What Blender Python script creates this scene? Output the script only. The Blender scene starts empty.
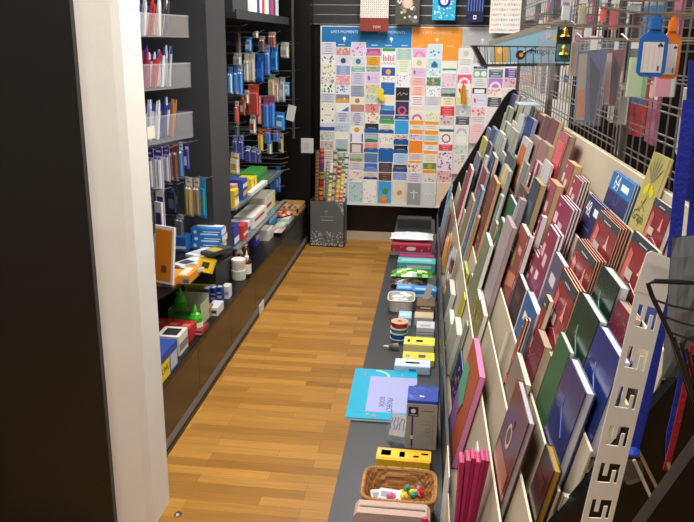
import bpy, math, random
from mathutils import Matrix, Vector
random.seed(7)
sc = bpy.context.scene
col = sc.collection
PI = math.pi
# ------------------------------------------------------------------ camera
Fpx, CX, CY, CH = 750.0, 347.0, 261.0, 1.65
v1 = Vector((93, -219, Fpx)); v2 = Vector((-33, 2540, Fpx))
d1 = v1.normalized()
dn = (v2 - d1 * v2.dot(d1)).normalized()
rr = dn.cross(d1)
cam_d = bpy.data.cameras.new('camera'); cam = bpy.data.objects.new('camera', cam_d); col.objects.link(cam)
cam_d.sensor_width = 36; cam_d.lens = 36 * Fpx / 694; cam_d.clip_start = .02
def c2w(v): return Vector((v.dot(rr), v.dot(d1), -v.dot(dn)))
ex, ey, ez = c2w(Vector((1, 0, 0))), c2w(Vector((0, -1, 0))), c2w(Vector((0, 0, -1)))
cam.matrix_world = Matrix(((ex.x, ey.x, ez.x, 0), (ex.y, ey.y, ez.y, 0), (ex.z, ey.z, ez.z, CH), (0, 0, 0, 1)))
sc.camera = cam
C0 = Vector((0, 0, CH))
def ray(px, py): return c2w(Vector((px - CX, py - CY, Fpx)))
def P(px, py, **k):                      # a pixel read off the photograph -> the point on a real plane x=, y= or z=
    (a, val), = k.items(); i = 'xyz'.index(a); d = ray(px, py)
    return C0 + d * ((val - C0[i]) / d[i])
TH = math.radians(.76)                   # the book rack stands a little askew
RZ = Matrix.Rotation(TH, 4, 'Z'); RZi = RZ.inverted()
# ------------------------------------------------------------------ world, lamps, exposure
w = bpy.data.worlds.new('world'); sc.world = w; w.use_nodes = True
w.node_tree.nodes['Background'].inputs[0].default_value = (.85, .9, 1, 1)
w.node_tree.nodes['Background'].inputs[1].default_value = .25
sc.view_settings.view_transform = 'Standard'; sc.view_settings.look = 'None'
sc.view_settings.gamma = 1; sc.view_settings.use_curve_mapping = False
sc.view_settings.exposure = 0.15
LAMPS = [(-.35, .9, .75), (-.35, 2.7, .95), (-.35, 4.7, 1.2), (1.45, 1.2, .4), (1.45, 3.2, .4), (1.45, 5.2, .45), (-1.9, .4, .4)]
LP = 34
for x, y, k in LAMPS:
    L = bpy.data.lights.new('ceiling_lamp', 'AREA'); L.shape = 'RECTANGLE'; L.size = .55; L.size_y = 1.15
    L.energy = LP * k; L.color = (1.0, .985, .955)
    o = bpy.data.objects.new('ceiling_lamp', L); col.objects.link(o); o.location = (x, y, 2.66)
# ------------------------------------------------------------------ materials
def lin(c):
    if isinstance(c, str):
        c = c.lstrip('#'); c = [int(c[i:i + 2], 16) / 255 for i in (0, 2, 4)]
    return tuple((x / 12.92 if x <= .04045 else ((x + .055) / 1.055) ** 2.4) for x in c) + (1,)
def mat(name, rough=.6, metal=0, attr=True, colr=None, spec=.5, trans=0, alpha=1, noise=0, nscale=20, bump=0, coat=0):
    m = bpy.data.materials.new(name); m.use_nodes = True; nt = m.node_tree; b = nt.nodes['Principled BSDF']
    b.inputs['Roughness'].default_value = rough; b.inputs['Metallic'].default_value = metal
    b.inputs['Specular IOR Level'].default_value = spec; b.inputs['Transmission Weight'].default_value = trans
    b.inputs['Alpha'].default_value = alpha; b.inputs['Coat Weight'].default_value = coat
    src = None
    if attr:
        a = nt.nodes.new('ShaderNodeAttribute'); a.attribute_name = 'Col'; src = a.outputs['Color']
    else: b.inputs['Base Color'].default_value = lin(colr)
    if noise or bump:
        tc = nt.nodes.new('ShaderNodeTexCoord'); n = nt.nodes.new('ShaderNodeTexNoise')
        n.inputs['Scale'].default_value = nscale; n.inputs['Detail'].default_value = 5
        nt.links.new(tc.outputs['Object'], n.inputs['Vector'])
        if noise:
            mr = nt.nodes.new('ShaderNodeMapRange'); mr.inputs['To Min'].default_value = 1 - noise; mr.inputs['To Max'].default_value = 1 + noise * .5
            nt.links.new(n.outputs['Fac'], mr.inputs['Value'])
            mx = nt.nodes.new('ShaderNodeMix'); mx.data_type = 'RGBA'; mx.blend_type = 'MULTIPLY'; mx.inputs['Factor'].default_value = 1
            if src is not None: nt.links.new(src, mx.inputs['A'])
            else: mx.inputs['A'].default_value = lin(colr)
            nt.links.new(mr.outputs['Result'], mx.inputs['B']); src = mx.outputs['Result']
        if bump:
            bp = nt.nodes.new('ShaderNodeBump'); bp.inputs['Strength'].default_value = bump; bp.inputs['Distance'].default_value = .01
            nt.links.new(n.outputs['Fac'], bp.inputs['Height']); nt.links.new(bp.outputs['Normal'], b.inputs['Normal'])
    if src is not None: nt.links.new(src, b.inputs['Base Color'])
    return m
PAPER = mat('printed_paper', .55, noise=.06, nscale=30)
GLOSS = mat('glossy_print', .22, noise=.04)
PLAST = mat('plastic', .35, noise=.03)
FABR = mat('fabric', .9, noise=.12, nscale=120, bump=.3)
METAL = mat('bright_metal', .3, metal=1, noise=.1, nscale=60)
CLEAR = mat('clear_plastic', .12, attr=True, alpha=.12, noise=.05)
FILM = mat('clear_film', .08, attr=True, alpha=.08, noise=.05)
GLASS = mat('shelf_glass', .05, attr=True, alpha=.3, noise=.03)
LAM = mat('black_laminate', .35, spec=.35, attr=False, colr='#0b0b0d', noise=.15, nscale=8, bump=.02)
LAMB = mat('dark_laminate_front', .26, attr=False, colr='#1c1916', noise=.15, nscale=6, bump=.02)
CHAR = mat('charcoal_laminate', .45, attr=False, colr='#2b2d30', noise=.1, nscale=14, bump=.03)
MATTE = mat('painted_surface', .7, noise=.08, nscale=10)
def plaster():
    return mat('white_plaster', .85, attr=False, colr='#e4e2db', noise=.06, nscale=7, bump=.35)
PLAS = plaster()
WICK = mat('wicker', .75, noise=.35, nscale=90, bump=.4)
def floor_mat():
    m = bpy.data.materials.new('oak_parquet'); m.use_nodes = True; nt = m.node_tree; b = nt.nodes['Principled BSDF']
    N = nt.nodes.new; Lk = nt.links.new
    tc = N('ShaderNodeTexCoord')
    def brick(bw, rh, off, freq, c1, c2):
        k = N('ShaderNodeTexBrick'); k.offset = off; k.offset_frequency = freq; k.squash = 1
        k.inputs['Scale'].default_value = 1; k.inputs['Brick Width'].default_value = bw; k.inputs['Row Height'].default_value = rh
        k.inputs['Mortar Size'].default_value = .0007; k.inputs['Mortar Smooth'].default_value = .3
        k.inputs['Color1'].default_value = c1; k.inputs['Color2'].default_value = c2; k.inputs['Mortar'].default_value = lin('#83592a')
        Lk(tc.outputs['Object'], k.inputs['Vector']); return k
    k = brick(.43, .056, .37, 3, lin('#c08a3e'), lin('#9c6c2a'))
    n = N('ShaderNodeTexNoise'); n.inputs['Scale'].default_value = 3; n.inputs['Detail'].default_value = 8; n.inputs['Roughness'].default_value = .65
    mp = N('ShaderNodeMapping'); mp.inputs['Scale'].default_value = (1.6, 26, 1); Lk(tc.outputs['Object'], mp.inputs['Vector']); Lk(mp.outputs[0], n.inputs['Vector'])
    mr = N('ShaderNodeMapRange'); mr.inputs['From Min'].default_value = .3; mr.inputs['From Max'].default_value = .7; mr.inputs['To Min'].default_value = .78; mr.inputs['To Max'].default_value = 1.12
    Lk(n.outputs['Fac'], mr.inputs['Value'])
    mx = N('ShaderNodeMix'); mx.data_type = 'RGBA'; mx.blend_type = 'MULTIPLY'; mx.inputs['Factor'].default_value = 1
    Lk(k.outputs['Color'], mx.inputs['A']); Lk(mr.outputs['Result'], mx.inputs['B'])
    Lk(mx.outputs['Result'], b.inputs['Base Color'])
    b.inputs['Roughness'].default_value = .4; b.inputs['Specular IOR Level'].default_value = .32
    return m
def emit(name, c, s):
    m = bpy.data.materials.new(name); m.use_nodes = True; b = m.node_tree.nodes['Principled BSDF']
    b.inputs['Emission Color'].default_value = lin(c); b.inputs['Emission Strength'].default_value = s; return m
# ------------------------------------------------------------------ mesh builder
I4 = Matrix.Identity(4)
def T(x=0, y=0, z=0): return Matrix.Translation((x, y, z))
def R(a, ax='Z'): return Matrix.Rotation(math.radians(a), 4, ax)
_txt = {}
def text_geo(s):
    if s in _txt: return _txt[s]
    cu = bpy.data.curves.new('t', 'FONT'); cu.body = s; cu.align_x = 'CENTER'; cu.align_y = 'CENTER'; cu.resolution_u = 2
    o = bpy.data.objects.new('t', cu); col.objects.link(o)
    bpy.context.view_layer.update()
    e = o.evaluated_get(bpy.context.evaluated_depsgraph_get()); me = e.to_mesh()
    g = ([tuple(v.co) for v in me.vertices], [tuple(p.vertices) for p in me.polygons])
    e.to_mesh_clear(); bpy.data.objects.remove(o); bpy.data.curves.remove(cu)
    _txt[s] = g; return g
class MB:
    def __init__(s): s.v = []; s.f = []; s.c = []; s.M = I4
    def add(s, vs, fs, c, M=None):
        M = s.M @ (M or I4); b = len(s.v); s.v += [tuple(M @ Vector(p)) for p in vs]
        s.f += [tuple(b + i for i in f) for f in fs]; c = lin(c); s.c += [c] * len(fs); return s
    def box(s, a, b, c, M=None):      # two corners; c one colour
        x0, y0, z0 = a; x1, y1, z1 = b
        return s.add([(x0,y0,z0),(x1,y0,z0),(x1,y1,z0),(x0,y1,z0),(x0,y0,z1),(x1,y0,z1),(x1,y1,z1),(x0,y1,z1)],
            [(0,3,2,1),(4,5,6,7),(0,1,5,4),(1,2,6,5),(2,3,7,6),(3,0,4,7)], c, M)
    def rbox(s, a, b, c, r=.004, M=None):   # box with chamfered vertical edges
        x0, y0, z0 = a; x1, y1, z1 = b
        p = [(x0+r,y0),(x1-r,y0),(x1,y0+r),(x1,y1-r),(x1-r,y1),(x0+r,y1),(x0,y1-r),(x0,y0+r)]
        return s.prism(p, z0, z1, c, M)
    def prism(s, p, z0, z1, c, M=None):
        n = len(p)
        return s.add([(x,y,z0) for x,y in p] + [(x,y,z1) for x,y in p],
            [tuple(range(n))[::-1], tuple(range(n, 2*n))] + [(i,(i+1)%n,n+(i+1)%n,n+i) for i in range(n)], c, M)
    def quad(s, p, c, M=None): return s.add(p, [tuple(range(len(p)))], c, M)
    def tube(s, pts, r, c, n=6, M=None):
        pts = [Vector(p) for p in pts]; vs = []; fs = []
        for i, p in enumerate(pts):
            t = (pts[min(i+1,len(pts)-1)] - pts[max(i-1,0)]).normalized()
            u = t.cross(Vector((0,0,1)) if abs(t.z) < .9 else Vector((1,0,0))).normalized(); w_ = t.cross(u)
            ri = r[i] if isinstance(r, (list, tuple)) else r
            vs += [tuple(p + u*math.cos(2*PI*k/n)*ri + w_*math.sin(2*PI*k/n)*ri) for k in range(n)]
        for i in range(len(pts)-1):
            for k in range(n): fs.append((i*n+k, i*n+(k+1)%n, (i+1)*n+(k+1)%n, (i+1)*n+k))
        fs += [tuple(range(n)), tuple(range((len(pts)-1)*n, len(pts)*n))]
        return s.add(vs, fs, c, M)
    def lathe(s, prof, c, n=16, M=None):   # prof (r,z)
        vs = []; fs = []
        for r_, z in prof: vs += [(r_*math.cos(2*PI*k/n), r_*math.sin(2*PI*k/n), z) for k in range(n)]
        for i in range(len(prof)-1):
            for k in range(n): fs.append((i*n+k, i*n+(k+1)%n, (i+1)*n+(k+1)%n, (i+1)*n+k))
        fs += [tuple(range(n))[::-1], tuple(range((len(prof)-1)*n, len(prof)*n))]
        return s.add(vs, fs, c, M)
    def disc(s, x, z, r, c, y=0, n=8, sx=1):   # disc facing -Y
        return s.quad([(x+math.cos(2*PI*k/n)*r*sx, y, z+math.sin(2*PI*k/n)*r) for k in range(n)], c)
    def ring(s, x, z, r0, r1, c, y=0, n=12):
        for k in range(n):
            a, b = 2*PI*k/n, 2*PI*(k+1)/n
            s.quad([(x+math.cos(a)*r0,y,z+math.sin(a)*r0),(x+math.cos(b)*r0,y,z+math.sin(b)*r0),(x+math.cos(b)*r1,y,z+math.sin(b)*r1),(x+math.cos(a)*r1,y,z+math.sin(a)*r1)], c)
        return s
    def rect(s, x0, z0, x1, z1, c, y=0): return s.quad([(x0,y,z0),(x1,y,z0),(x1,y,z1),(x0,y,z1)], c)
    def text(s, st, x, z, h, c, y=0, rot=0, M=None, maxw=None):   # text in the XZ plane facing -Y
        vs, fs = text_geo(st)
        k = h / .7
        if maxw:
            wd = (max(v[0] for v in vs) - min(v[0] for v in vs)) * k
            if wd > maxw: k *= maxw / wd
        MM = T(x, y, z) @ R(90, 'X') @ R(rot, 'Z') @ Matrix.Scale(k, 4)
        return s.add(vs, fs, c, (M or I4) @ MM)
    def build(s, name, m, parent=None, W=None, smooth=False):
        me = bpy.data.meshes.new(name); me.from_pydata(s.v, [], s.f); me.update()
        a = me.color_attributes.new('Col', 'FLOAT_COLOR', 'CORNER'); buf = []
        for p, c in zip(me.polygons, s.c): buf += list(c) * p.loop_total
        a.data.foreach_set('color', buf); me.materials.append(m)
        if smooth: me.shade_smooth()
        o = bpy.data.objects.new(name, me); col.objects.link(o)
        if parent: o.parent = parent
        if W is not None: o.matrix_basis = W
        return o
used = set()
def tag(o, label, cat, group=None, kind=None):
    if label: o['label'] = label
    if cat: o['category'] = cat
    if group: o['group'] = group
    if kind: o['kind'] = kind
    return o
def thing(name, label, cat, W=None, group=None):
    o = bpy.data.objects.new(name, None); o.empty_display_size = .05; col.objects.link(o)
    if W is not None: o.matrix_basis = W
    return tag(o, label, cat, group)
def struct(name, mb, m, W=None):
    o = mb.build(name, m, None, W); o['kind'] = 'structure'; return o
# ------------------------------------------------------------------ room shell
XL, XR, YB, YF, ZC = -1.62, 2.7, 6.34, -1.6, 2.72
struct('floor', MB().box((-3.2, YF, -.08), (XR, YB, 0), '#b98040'), floor_mat())
struct('ceiling', MB().box((-3.2, YF, ZC), (XR, YB + .1, ZC + .08), '#dddddd'), mat('white_ceiling', .9, attr=False, colr='#d8d6d0', noise=.03))
struct('wall_back', MB().box((-3.2, YB, 0), (XR, YB + .1, ZC), '#15161a'), LAM)
struct('wall_left', MB().box((XL - .1, 1.9, 0), (XL, YB, ZC), '#15161a'), LAM)
struct('wall_right', MB().box((XR, YF, 0), (XR + .1, YB, ZC), '#cfccc4'), mat('right_wall_paint', .8, attr=False, colr='#bdbab2', noise=.05))
struct('wall_front', MB().box((-3.2, YF - .1, 0), (XR, YF, ZC), '#cfccc4'), mat('front_wall_paint', .8, attr=False, colr='#c9c6be', noise=.05))
struct('wall_side', MB().box((-3.3, YF, 0), (-3.2, YB, ZC), '#cfccc4'), mat('side_wall_paint', .8, attr=False, colr='#c9c6be', noise=.05))
# black panel and white plaster column on the left
q = P(67.2, 0, y=2.1); struct('wall_partition', MB().box((-3.2, 2.1, 0), (-1.03, 2.16, ZC), '#101010'), mat('black_panel', .32, attr=False, colr='#151516', noise=.12, nscale=4))
tag(MB().disc(0, 0, .004, '#000000').build('screw_hole', MATTE, None, T(*P(102, 487, y=2.098))), 'small dark screw hole low in the black panel left of the white column', 'hole')
xa, xb = P(70, 10, y=2.12).x, P(138.5, 0, y=2.33).x
m = MB()
m.prism([(xa, 2.12), (xb - .02, 2.16), (xb, 2.18), (xb, 2.33), (xa, 2.33)], 0, ZC, '#e8e4dc')
cm = struct('wall_column', m, PLAS)
tag(MB().lathe([(.012, 0), (.014, .004), (.006, .012)], '#8d8a84', 10).build('floor_bolt', METAL, None, T(*P(178, 515, z=0))), 'small grey bolt cap on the floor at the foot of the white column', 'bolt')
# ceiling light panels
for i, (x, y, k) in enumerate(LAMPS):
    t = thing('ceiling_light', '%s rectangular ceiling light panel above the %s' % (['nearest', 'middle', 'farthest'][i % 3], 'book rack aisle' if i < 3 else 'far aisle' if i < 6 else 'space behind the white column'), 'ceiling light', T(x, y, 2.68), 'ceiling light panels')
    m = MB()
    for s_ in ((-.32, -.62, .32, -.59), (-.32, .59, .32, .62), (-.32, -.59, -.29, .59), (.29, -.59, .32, .59)): m.box((s_[0], s_[1], 0), (s_[2], s_[3], .039), '#e8e8e8')
    m.build('frame', PLAST, t); MB().box((-.29, -.59, .02), (.29, .59, .03), '#ffffff').build('diffuser', emit('lit_panel', '#fff4e2', 2.2), t)
# ------------------------------------------------------------------ back wall: slats, kick, card rack
m = MB()
for i in range(12):
    z = 1.778 + i * .0735; m.box((-1.02, 6.27, z + .004), (2.0, 6.33, z + .0695), '#26282c')
t = thing('slatwall', 'dark grey slatted wall panel above the greeting cards', 'slatwall', None)
m.build('panel', CHAR, t)
m = MB()
for i in range(12): m.box((-1.02, 6.285, 1.778 + i * .0735 - .0035), (2.0, 6.31, 1.778 + i * .0735 + .0035), '#d7d5d0')
m.build('groove_strip', METAL, t)
struct('wall_base_back', MB().box((-1.02, 6.26, .075), (2.0, 6.335, .333), '#0e0f11'), LAM)
struct('baseboard_back', MB().box((-1.02, 6.255, 0), (2.0, 6.335, .075), '#b09a82'), mat('kick_strip', .45, attr=False, colr='#b7a894', noise=.08))
struct('wall_end_left', MB().box((XL, 6.1, 0), (-1.02, 6.335, ZC), '#101114'), LAM)
o = MB()
a = P(301, 138, y=6.098); b = P(313.5, 153, y=6.098)
o.rbox((a.x, 6.086, b.z), (b.x, 6.1, a.z), '#c9c6c0'); o.box(((a.x+b.x)/2-.02, 6.083, b.z + .03), ((a.x+b.x)/2+.02, 6.09, a.z - .03), '#bdbab4')
tag(o.build('wall_switch', PLAST), 'square pale grey wall plate on the black end panel', 'switch')
# card rack
PITCH, X0 = .1222, -.95
cr = thing('card_rack', 'tall white tiered greeting card rack on the back wall', 'card rack', T(0, 0, 0))
MB().box((X0 - .008, 6.2352, .333), (1.05, 6.2685, 1.765), '#e8e8e6').build('back_panel', MATTE, cr)
m = MB()
for i in range(17): m.box((X0 - .003 + i * PITCH - .0009, 6.2305, .34), (X0 - .003 + i * PITCH + .0009, 6.2348, 1.42), '#f4f4f2')
m.build('column_divider', PLAST, cr)
MB().box((X0 - .01, 6.16, .325), (1.05, 6.236, .336), '#e9e9e7').build('bottom_ledge', PLAST, cr)
def header(px0, px1, c, label, texts, tc='#f2f4f6', zb=1.50, cut=None):
    x0 = P(px0, 28, y=6.23).x; x1 = P(px1, 28, y=6.23).x; m = MB()
    m.box((x0, 6.2305, zb), (x1, 6.2345, 1.757), c)
    for s_, fx in texts:
        xc = x0 + (x1 - x0) * fx
        m.text(s_, xc, 1.718, .021, tc, 6.2295, maxw=.3)
        m.disc(xc, 1.668, .014, tc, 6.2295, 8); m.rect(xc - .003, 1.64, xc + .003, 1.655, tc, 6.2295)
        for dx in (-.13, -.02, .11): m.rect(xc + dx - .03, 1.617, xc + dx + .025, 1.622, tc, 6.2292)
    if cut: m.rect(x0 + .01, zb, x1 - .01, cut, '#e9dcc8', 6.2298)
    tag(m.build('header_sign', PAPER), label, 'sign')
header(322, 367, '#0f77b6', "blue header sign reading LIFE'S MOMENTS at the left end of the card rack", [("LIFE'S MOMENTS", .5)])
header(367, 412, '#1180c4', "brighter blue header sign reading LIFE'S MOMENTS, second along the card rack", [("LIFE'S MOMENTS", .55)])
header(412.5, 463, '#f29a2e', 'orange header sign on the card rack', [("LIFE'S MOMENTS", .5)], '#fbe0b4', 1.43)
header(463.5, 530, '#b9bcc0', 'silver grey header sign on the card rack', [("LIFE'S MOMENTS", .3)], '#e6e8ea', 1.5)
ORD = ['first', 'second', 'third', 'fourth', 'fifth', 'sixth', 'seventh', 'eighth', 'ninth', 'tenth', 'eleventh', 'twelfth', 'thirteenth', 'fourteenth', 'fifteenth', 'sixteenth', 'seventeenth', 'eighteenth', 'nineteenth', 'twentieth']
# every card: top edge (photo row), colour, motif, second colour, words
K = {
0: [(42,'#dcd9e6','t','#8f93b0','pale lilac text'),(55.4,'#f1efef','f','#7c7684','white and grey floral'),(64,'#ece8d8','f','#8a9a78','cream plant'),(76,'#e2dcd4','f','#a08aa8','cream with mauve flowers'),(84,'#eef0ea','f','#2f6a55','white with dark green leaves'),(93,'#c3ccd3','t','#8793a0','pale grey blue'),(103,'#e6e0c4','','#ccc','pale yellow'),(108,'#efe9de','c','#2b2b38','white with dark corner motifs'),(122,'#d7d2e6','b','#1d4a90','lilac with dark blue base'),(130.7,'#c6cdc6','f','#98a888','pale grey green'),(140.5,'#c9b9a8','f','#5f9aa0','taupe and teal'),(150,'#d8d0c6','t','#887766','stone coloured'),(160,'#cfd6cf','','#ccc','sage'),(170,'#dcd4cc','t','#99887a','sand coloured'),(181,'#cad8d8','f','#8fb0a8','pale aqua')],
1: [(47,'#c98f86','f','#e9d0c8','dusty pink and brown'),(55.5,'#d5dbe0','o','#3c3a78','pale grey with a navy spot'),(65,'#8f9fd0','t','#cfd6ee','periwinkle blue'),(75,'#df9ea6','f','#f0ccd0','rose pink'),(85,'#e3e6ee','f','#5a86b8','white with blue sketch'),(94,'#8d7f98','s','#d9a93a','sunset scene'),(103,'#ecebe2','k','#3c78b8','white with blue corner'),(112,'#c9cbdd','t','#34344c','pale lilac with dark lettering'),(122.5,'#b9cddc','f','#98b4cc','pale blue'),(132,'#ebe5cc','','#ccc','plain cream'),(138,'#e9e6d4','g','#3e6a3a','cream bordered tree photo'),(152,'#b7b9b6','f','#6a7a6a','grey with green bits'),(161,'#d3cdc0','f','#c04838','stone with red dots'),(170,'#e2ddd0','t','#9a9488','oatmeal'),(181,'#bcd2d8','f','#7aa0a8','pale turquoise')],
2: [(42,'#ddd3e8','f','#c070a8','lilac with pink blossom'),(56,'#cfdbd8','o','#4a6a9a','pale grey with a blue blot'),(66,'#8fb0ac','t','#dfeceb','teal grey'),(72,'#cbc6dc','t','#8a86b0','lilac grey with small text'),(85,'#97a3b5','t','#7a879c','slate grey blue'),(97,'#eae4c8','o','#b07a3a','cream with brown dot'),(104,'#b98878','t','#c8a090','dusty rose brown'),(112,'#cfcfe0','t','#34344c','lilac with black lettering'),(126,'#ece4cc','o','#e08a3a','cream with orange dot'),(133,'#e6e4f2','v','#5058b0','white with violet edges'),(142.5,'#7a4858','d','#ddd6cc','maroon frame'),(153,'#b7ae5c','g','#8a9a48','olive landscape'),(161.5,'#cdc4c8','t','#a89aa0','mushroom'),(170,'#e6e0d8','f','#c09aa8','ivory with mauve flowers'),(181,'#b9d0cf','f','#7fa89c','pale blue green tall')],
3: [(48,'#a8508c','b','#c76a9c','magenta and purple'),(56,'#d9a425','t','#a8781a','mustard yellow'),(66,'#a3b39a','f','#8a8f88','green grey'),(72,'#d6c4e0','l','#9a3f9a','lilac with purple flowers'),(84,'#d8cfa0','m','#2f90d0','colourful with blue base'),(94,'#cdd6c8','f','#a8b8a0','pale sage'),(103.5,'#dd8f86','f','#a85a5a','coral floral'),(113,'#efe3d2','f','#d06a58','cream with red sketch'),(123,'#23242b','b','#17579a','black with blue base'),(133,'#2d4a78','g','#3f7a68','dark blue night scene'),(142.5,'#e38a76','t','#f0b8a8','coral pink'),(148,'#1b60aa','T','#1b60aa','blank blue rounded divider'),(152.5,'#5a7aa8','','#ccc','slate blue'),(162.5,'#3868b8','b','#6a8ccc','royal blue'),(171.5,'#d9ccbf','t','#b8a898','beige'),(176.5,'#143f80','T','#143f80','navy rounded divider'),(179,'#f0eeea','m','#c05a5a','white with coloured text blocks')],
4: [(48,'#f4f0f2','h','#b02a5a','white with pink hearts and green edge'),(67,'#2050b0','o','#f0b030','blue with a yellow bird'),(76,'#f0eee8','m','#c0506a','white with small bright letters'),(82,'#0f63b2','t','#2c80c8','solid deep blue'),(95,'#ebe4cc','','#ccc','plain pale cream'),(105,'#4a9ad0','b','#1c5a98','sea blue'),(115,'#6a7a88','b','#3aa850','grey and green'),(124,'#e4e0cc','t','#a8b090','cream lettered'),(129.5,'#164f92','T','#164f92','deep blue rounded divider'),(133.5,'#ece8e2','m','#3a8a5a','white birthday lettering'),(143,'#e9ded2','','#ccc','blush'),(148,'#1a5cac','T','#1a5cac','wide blue rounded divider'),(162,'#4a3c3c','t','#8a7070','dark brown'),(172,'#5a3a34','t','#b07a60','chocolate brown patterned'),(180.5,'#58a8e0','S','#e89a3a','blue sky and orange figure')],
5: [(48,'#9fc8c0','t','#e8e0c0','pale teal'),(60,'#e7ebd6','t','#b8c0a0','pale green cream'),(73,'#eeeef0','m','#5a6ab0','white with tiny confetti letters'),(87,'#1d181c','w','#e8d8d8','black with white script'),(101,'#272c52','a','#d84878','navy with pink arch'),(115,'#2a3050','b','#3a68a8','navy'),(120,'#2f9fe0','','#2f9fe0','bright sky blue'),(134.5,'#e6d4bc','m','#c04848','cream striped'),(139,'#184c90','T','#184c90','dark blue rounded divider'),(145,'#14161c','b','#1f5c9c','black over blue'),(153.5,'#b2cbe8','t','#8aa8d0','powder blue'),(164,'#4a4048','b','#1a4a90','brown over navy'),(172,'#8a9acc','t','#b0bce0','slate lilac'),(180,'#e6dccb','o','#e09050','cream with an orange sun')],
6: [(48,'#dcb8e0','r','#e88aa8','pink rainbow'),(57.5,'#e9e6d4','o','#b8c89a','cream with green oval'),(67.5,'#dcbfe0','l','#c060a0','lilac pink'),(77,'#eab8b8','t','#d89090','soft pink'),(86,'#f0c8bc','t','#e07a60','coral lettered'),(96,'#f0ecee','t','#c03a5a','white with red letters'),(106,'#ecd8d0','','#ccc','shell pink'),(111,'#ece4dc','r','#d87088','cream with pink ring'),(120,'#f09a34','','#f09a34','orange divider strip'),(125,'#dfe0da','t','#b0b8b0','pale grey cream'),(129,'#f29c38','','#f29c38','orange divider band'),(134,'#d4cce0','m','#7a5aa8','lilac patterned'),(140,'#f08a1c','','#f08a1c','large orange divider'),(153,'#e0c8c4','t','#c0a0a0','rosy grey'),(160,'#f0a040','','#f0a040','lower orange divider strip'),(163,'#ebe2d0','f','#9a4a78','cream with plum flowers'),(172,'#d8cede','t','#a090b8','pale lilac lower'),(182,'#9a9da0','x','#f0f0f0','grey with white cross')],
7: [(44,'#cfe4ee','e','#3a78b0','pale blue balloons'),(58,'#bcdcec','q','#2f78a0','pale blue cake'),(69,'#dcecf4','m','#5a9ac0','icy blue lettered'),(77,'#3f8a66','f','#d8a080','green foliage'),(86,'#eef2f4','m','#4a8ad0','white with blue letters'),(96,'#cfd2da','t','#b8a8b8','pale silver'),(106,'#dfe4dc','','#ccc','pale mint'),(112,'#e8ead2','m','#d8b83a','cream with yellow spots'),(121,'#f09c3c','','#f09c3c','upper orange tab'),(125,'#eae2d8','t','#c8b8a8','ivory'),(130,'#f29a34','','#f29a34','middle orange tab'),(135,'#b8d8d4','t','#7ab0a8','pale teal'),(141,'#f0983a','','#f0983a','third orange tab'),(145,'#dfe6e4','t','#a0b0b0','frosted'),(150,'#f3a04a','','#f3a04a','fourth orange tab'),(154,'#ecdfca','t','#d0c0a0','parchment'),(162,'#6f8a4c','o','#a8a838','olive green'),(169,'#f29a2c','','#f29a2c','lowest orange tab'),(173,'#e2ddd4','m','#7a9ab0','cream with blue dots'),(182,'#d2d5d8','w','#ffffff','silver with white script')],
8: [(61,'#f2ead8','','#ccc','off white'),(68,'#35a080','b','#e8f0e8','green striped'),(73,'#e8cfdc','m','#c080b8','pink and lilac'),(88,'#20281c','g','#405a30','dark woodland photo'),(97,'#efe6cc','t','#8a9a50','cream with garden line'),(106,'#dc2f48','t','#f0a0a8','plain red'),(116,'#cfc8cc','f','#e07080','grey pink floral'),(126,'#e8eaea','b','#3a6a70','white with teal bar'),(132,'#efeaea','R','#a02038','white with red berry wreath'),(144,'#e03a4a','t','#f8b0b8','red banner'),(151,'#e9dfe6','f','#7a1f58','white with plum hearts'),(160,'#e4dce8','f','#9a3fa0','purple butterflies'),(170,'#e4b8bc','f','#b04a68','rose floral'),(182,'#e8ccae','','#ccc','peach')],
9: [(48,'#e6e2de','o','#c8c8c8','off white embossed'),(58,'#dfe0dc','t','#b8b8b8','light grey lettered'),(66,'#eae6ee','t','#d0b8d8','white and lilac'),(74,'#e8607a','a','#f6e8e8','red top'),(84,'#eee8e4','l','#d03858','white with red flower'),(97,'#eadfa8','t','#d8c880','pale butter yellow'),(105,'#b8bebe','q','#e0e2e0','grey hills'),(116,'#50545a','t','#c8ccd0','dark grey lettered'),(125,'#e6e4ea','r','#c0bcc8','white arch'),(134,'#dfe2da','d','#eef0ea','white framed'),(144,'#d4dcd4','f','#a8c0a8','pale fern'),(154,'#e8dcdc','f','#9ac0a0','blush and green')],
10: [(66,'#23355a','t','#8090b0','dark navy'),(69,'#7fa89a','E','#e6efe9','green with two ovals'),(78,'#dcdedf','t','#b0b4b8','white and grey'),(87.5,'#3a3c48','d','#f0f0f4','dark framed'),(94,'#dcd8f0','l','#d8486a','lilac with a red rose'),(107,'#ecc8c8','f','#d05a6a','pink with red flower'),(116,'#d8d4d2','t','#b0aaa8','warm grey'),(123,'#eec8d0','t','#d8a0b0','baby pink')],
11: [(60,'#e2dccb','t','#c0b8a0','light sand'),(69,'#5a6c86','t','#e0e6f0','slate with white lettering'),(78,'#b878c8','a','#ecd8f0','purple arched'),(88,'#eee2d6','f','#d8a0a0','cream and pink'),(97,'#4a5058','t','#d0d0d0','charcoal'),(107,'#e4e2e0','','#ccc','plain white')],
12: [(60,'#dfe6ee','t','#a0b0c0','pale frost'),(68,'#5a3a9a','t','#e8e0f0','deep purple'),(78,'#dcb8c8','f','#b07090','rose and mauve'),(88,'#e9dede','t','#c8b0b0','soft shell')],
13: [(50,'#e8e0d8','t','#b8a898','linen'),(62,'#c8d8e0','f','#80a0b0','hazy blue'),(74,'#e8c8d0','t','#d090a0','candy pink'),(86,'#dfe0d8','t','#a8b0a0','misty')],
}
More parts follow.
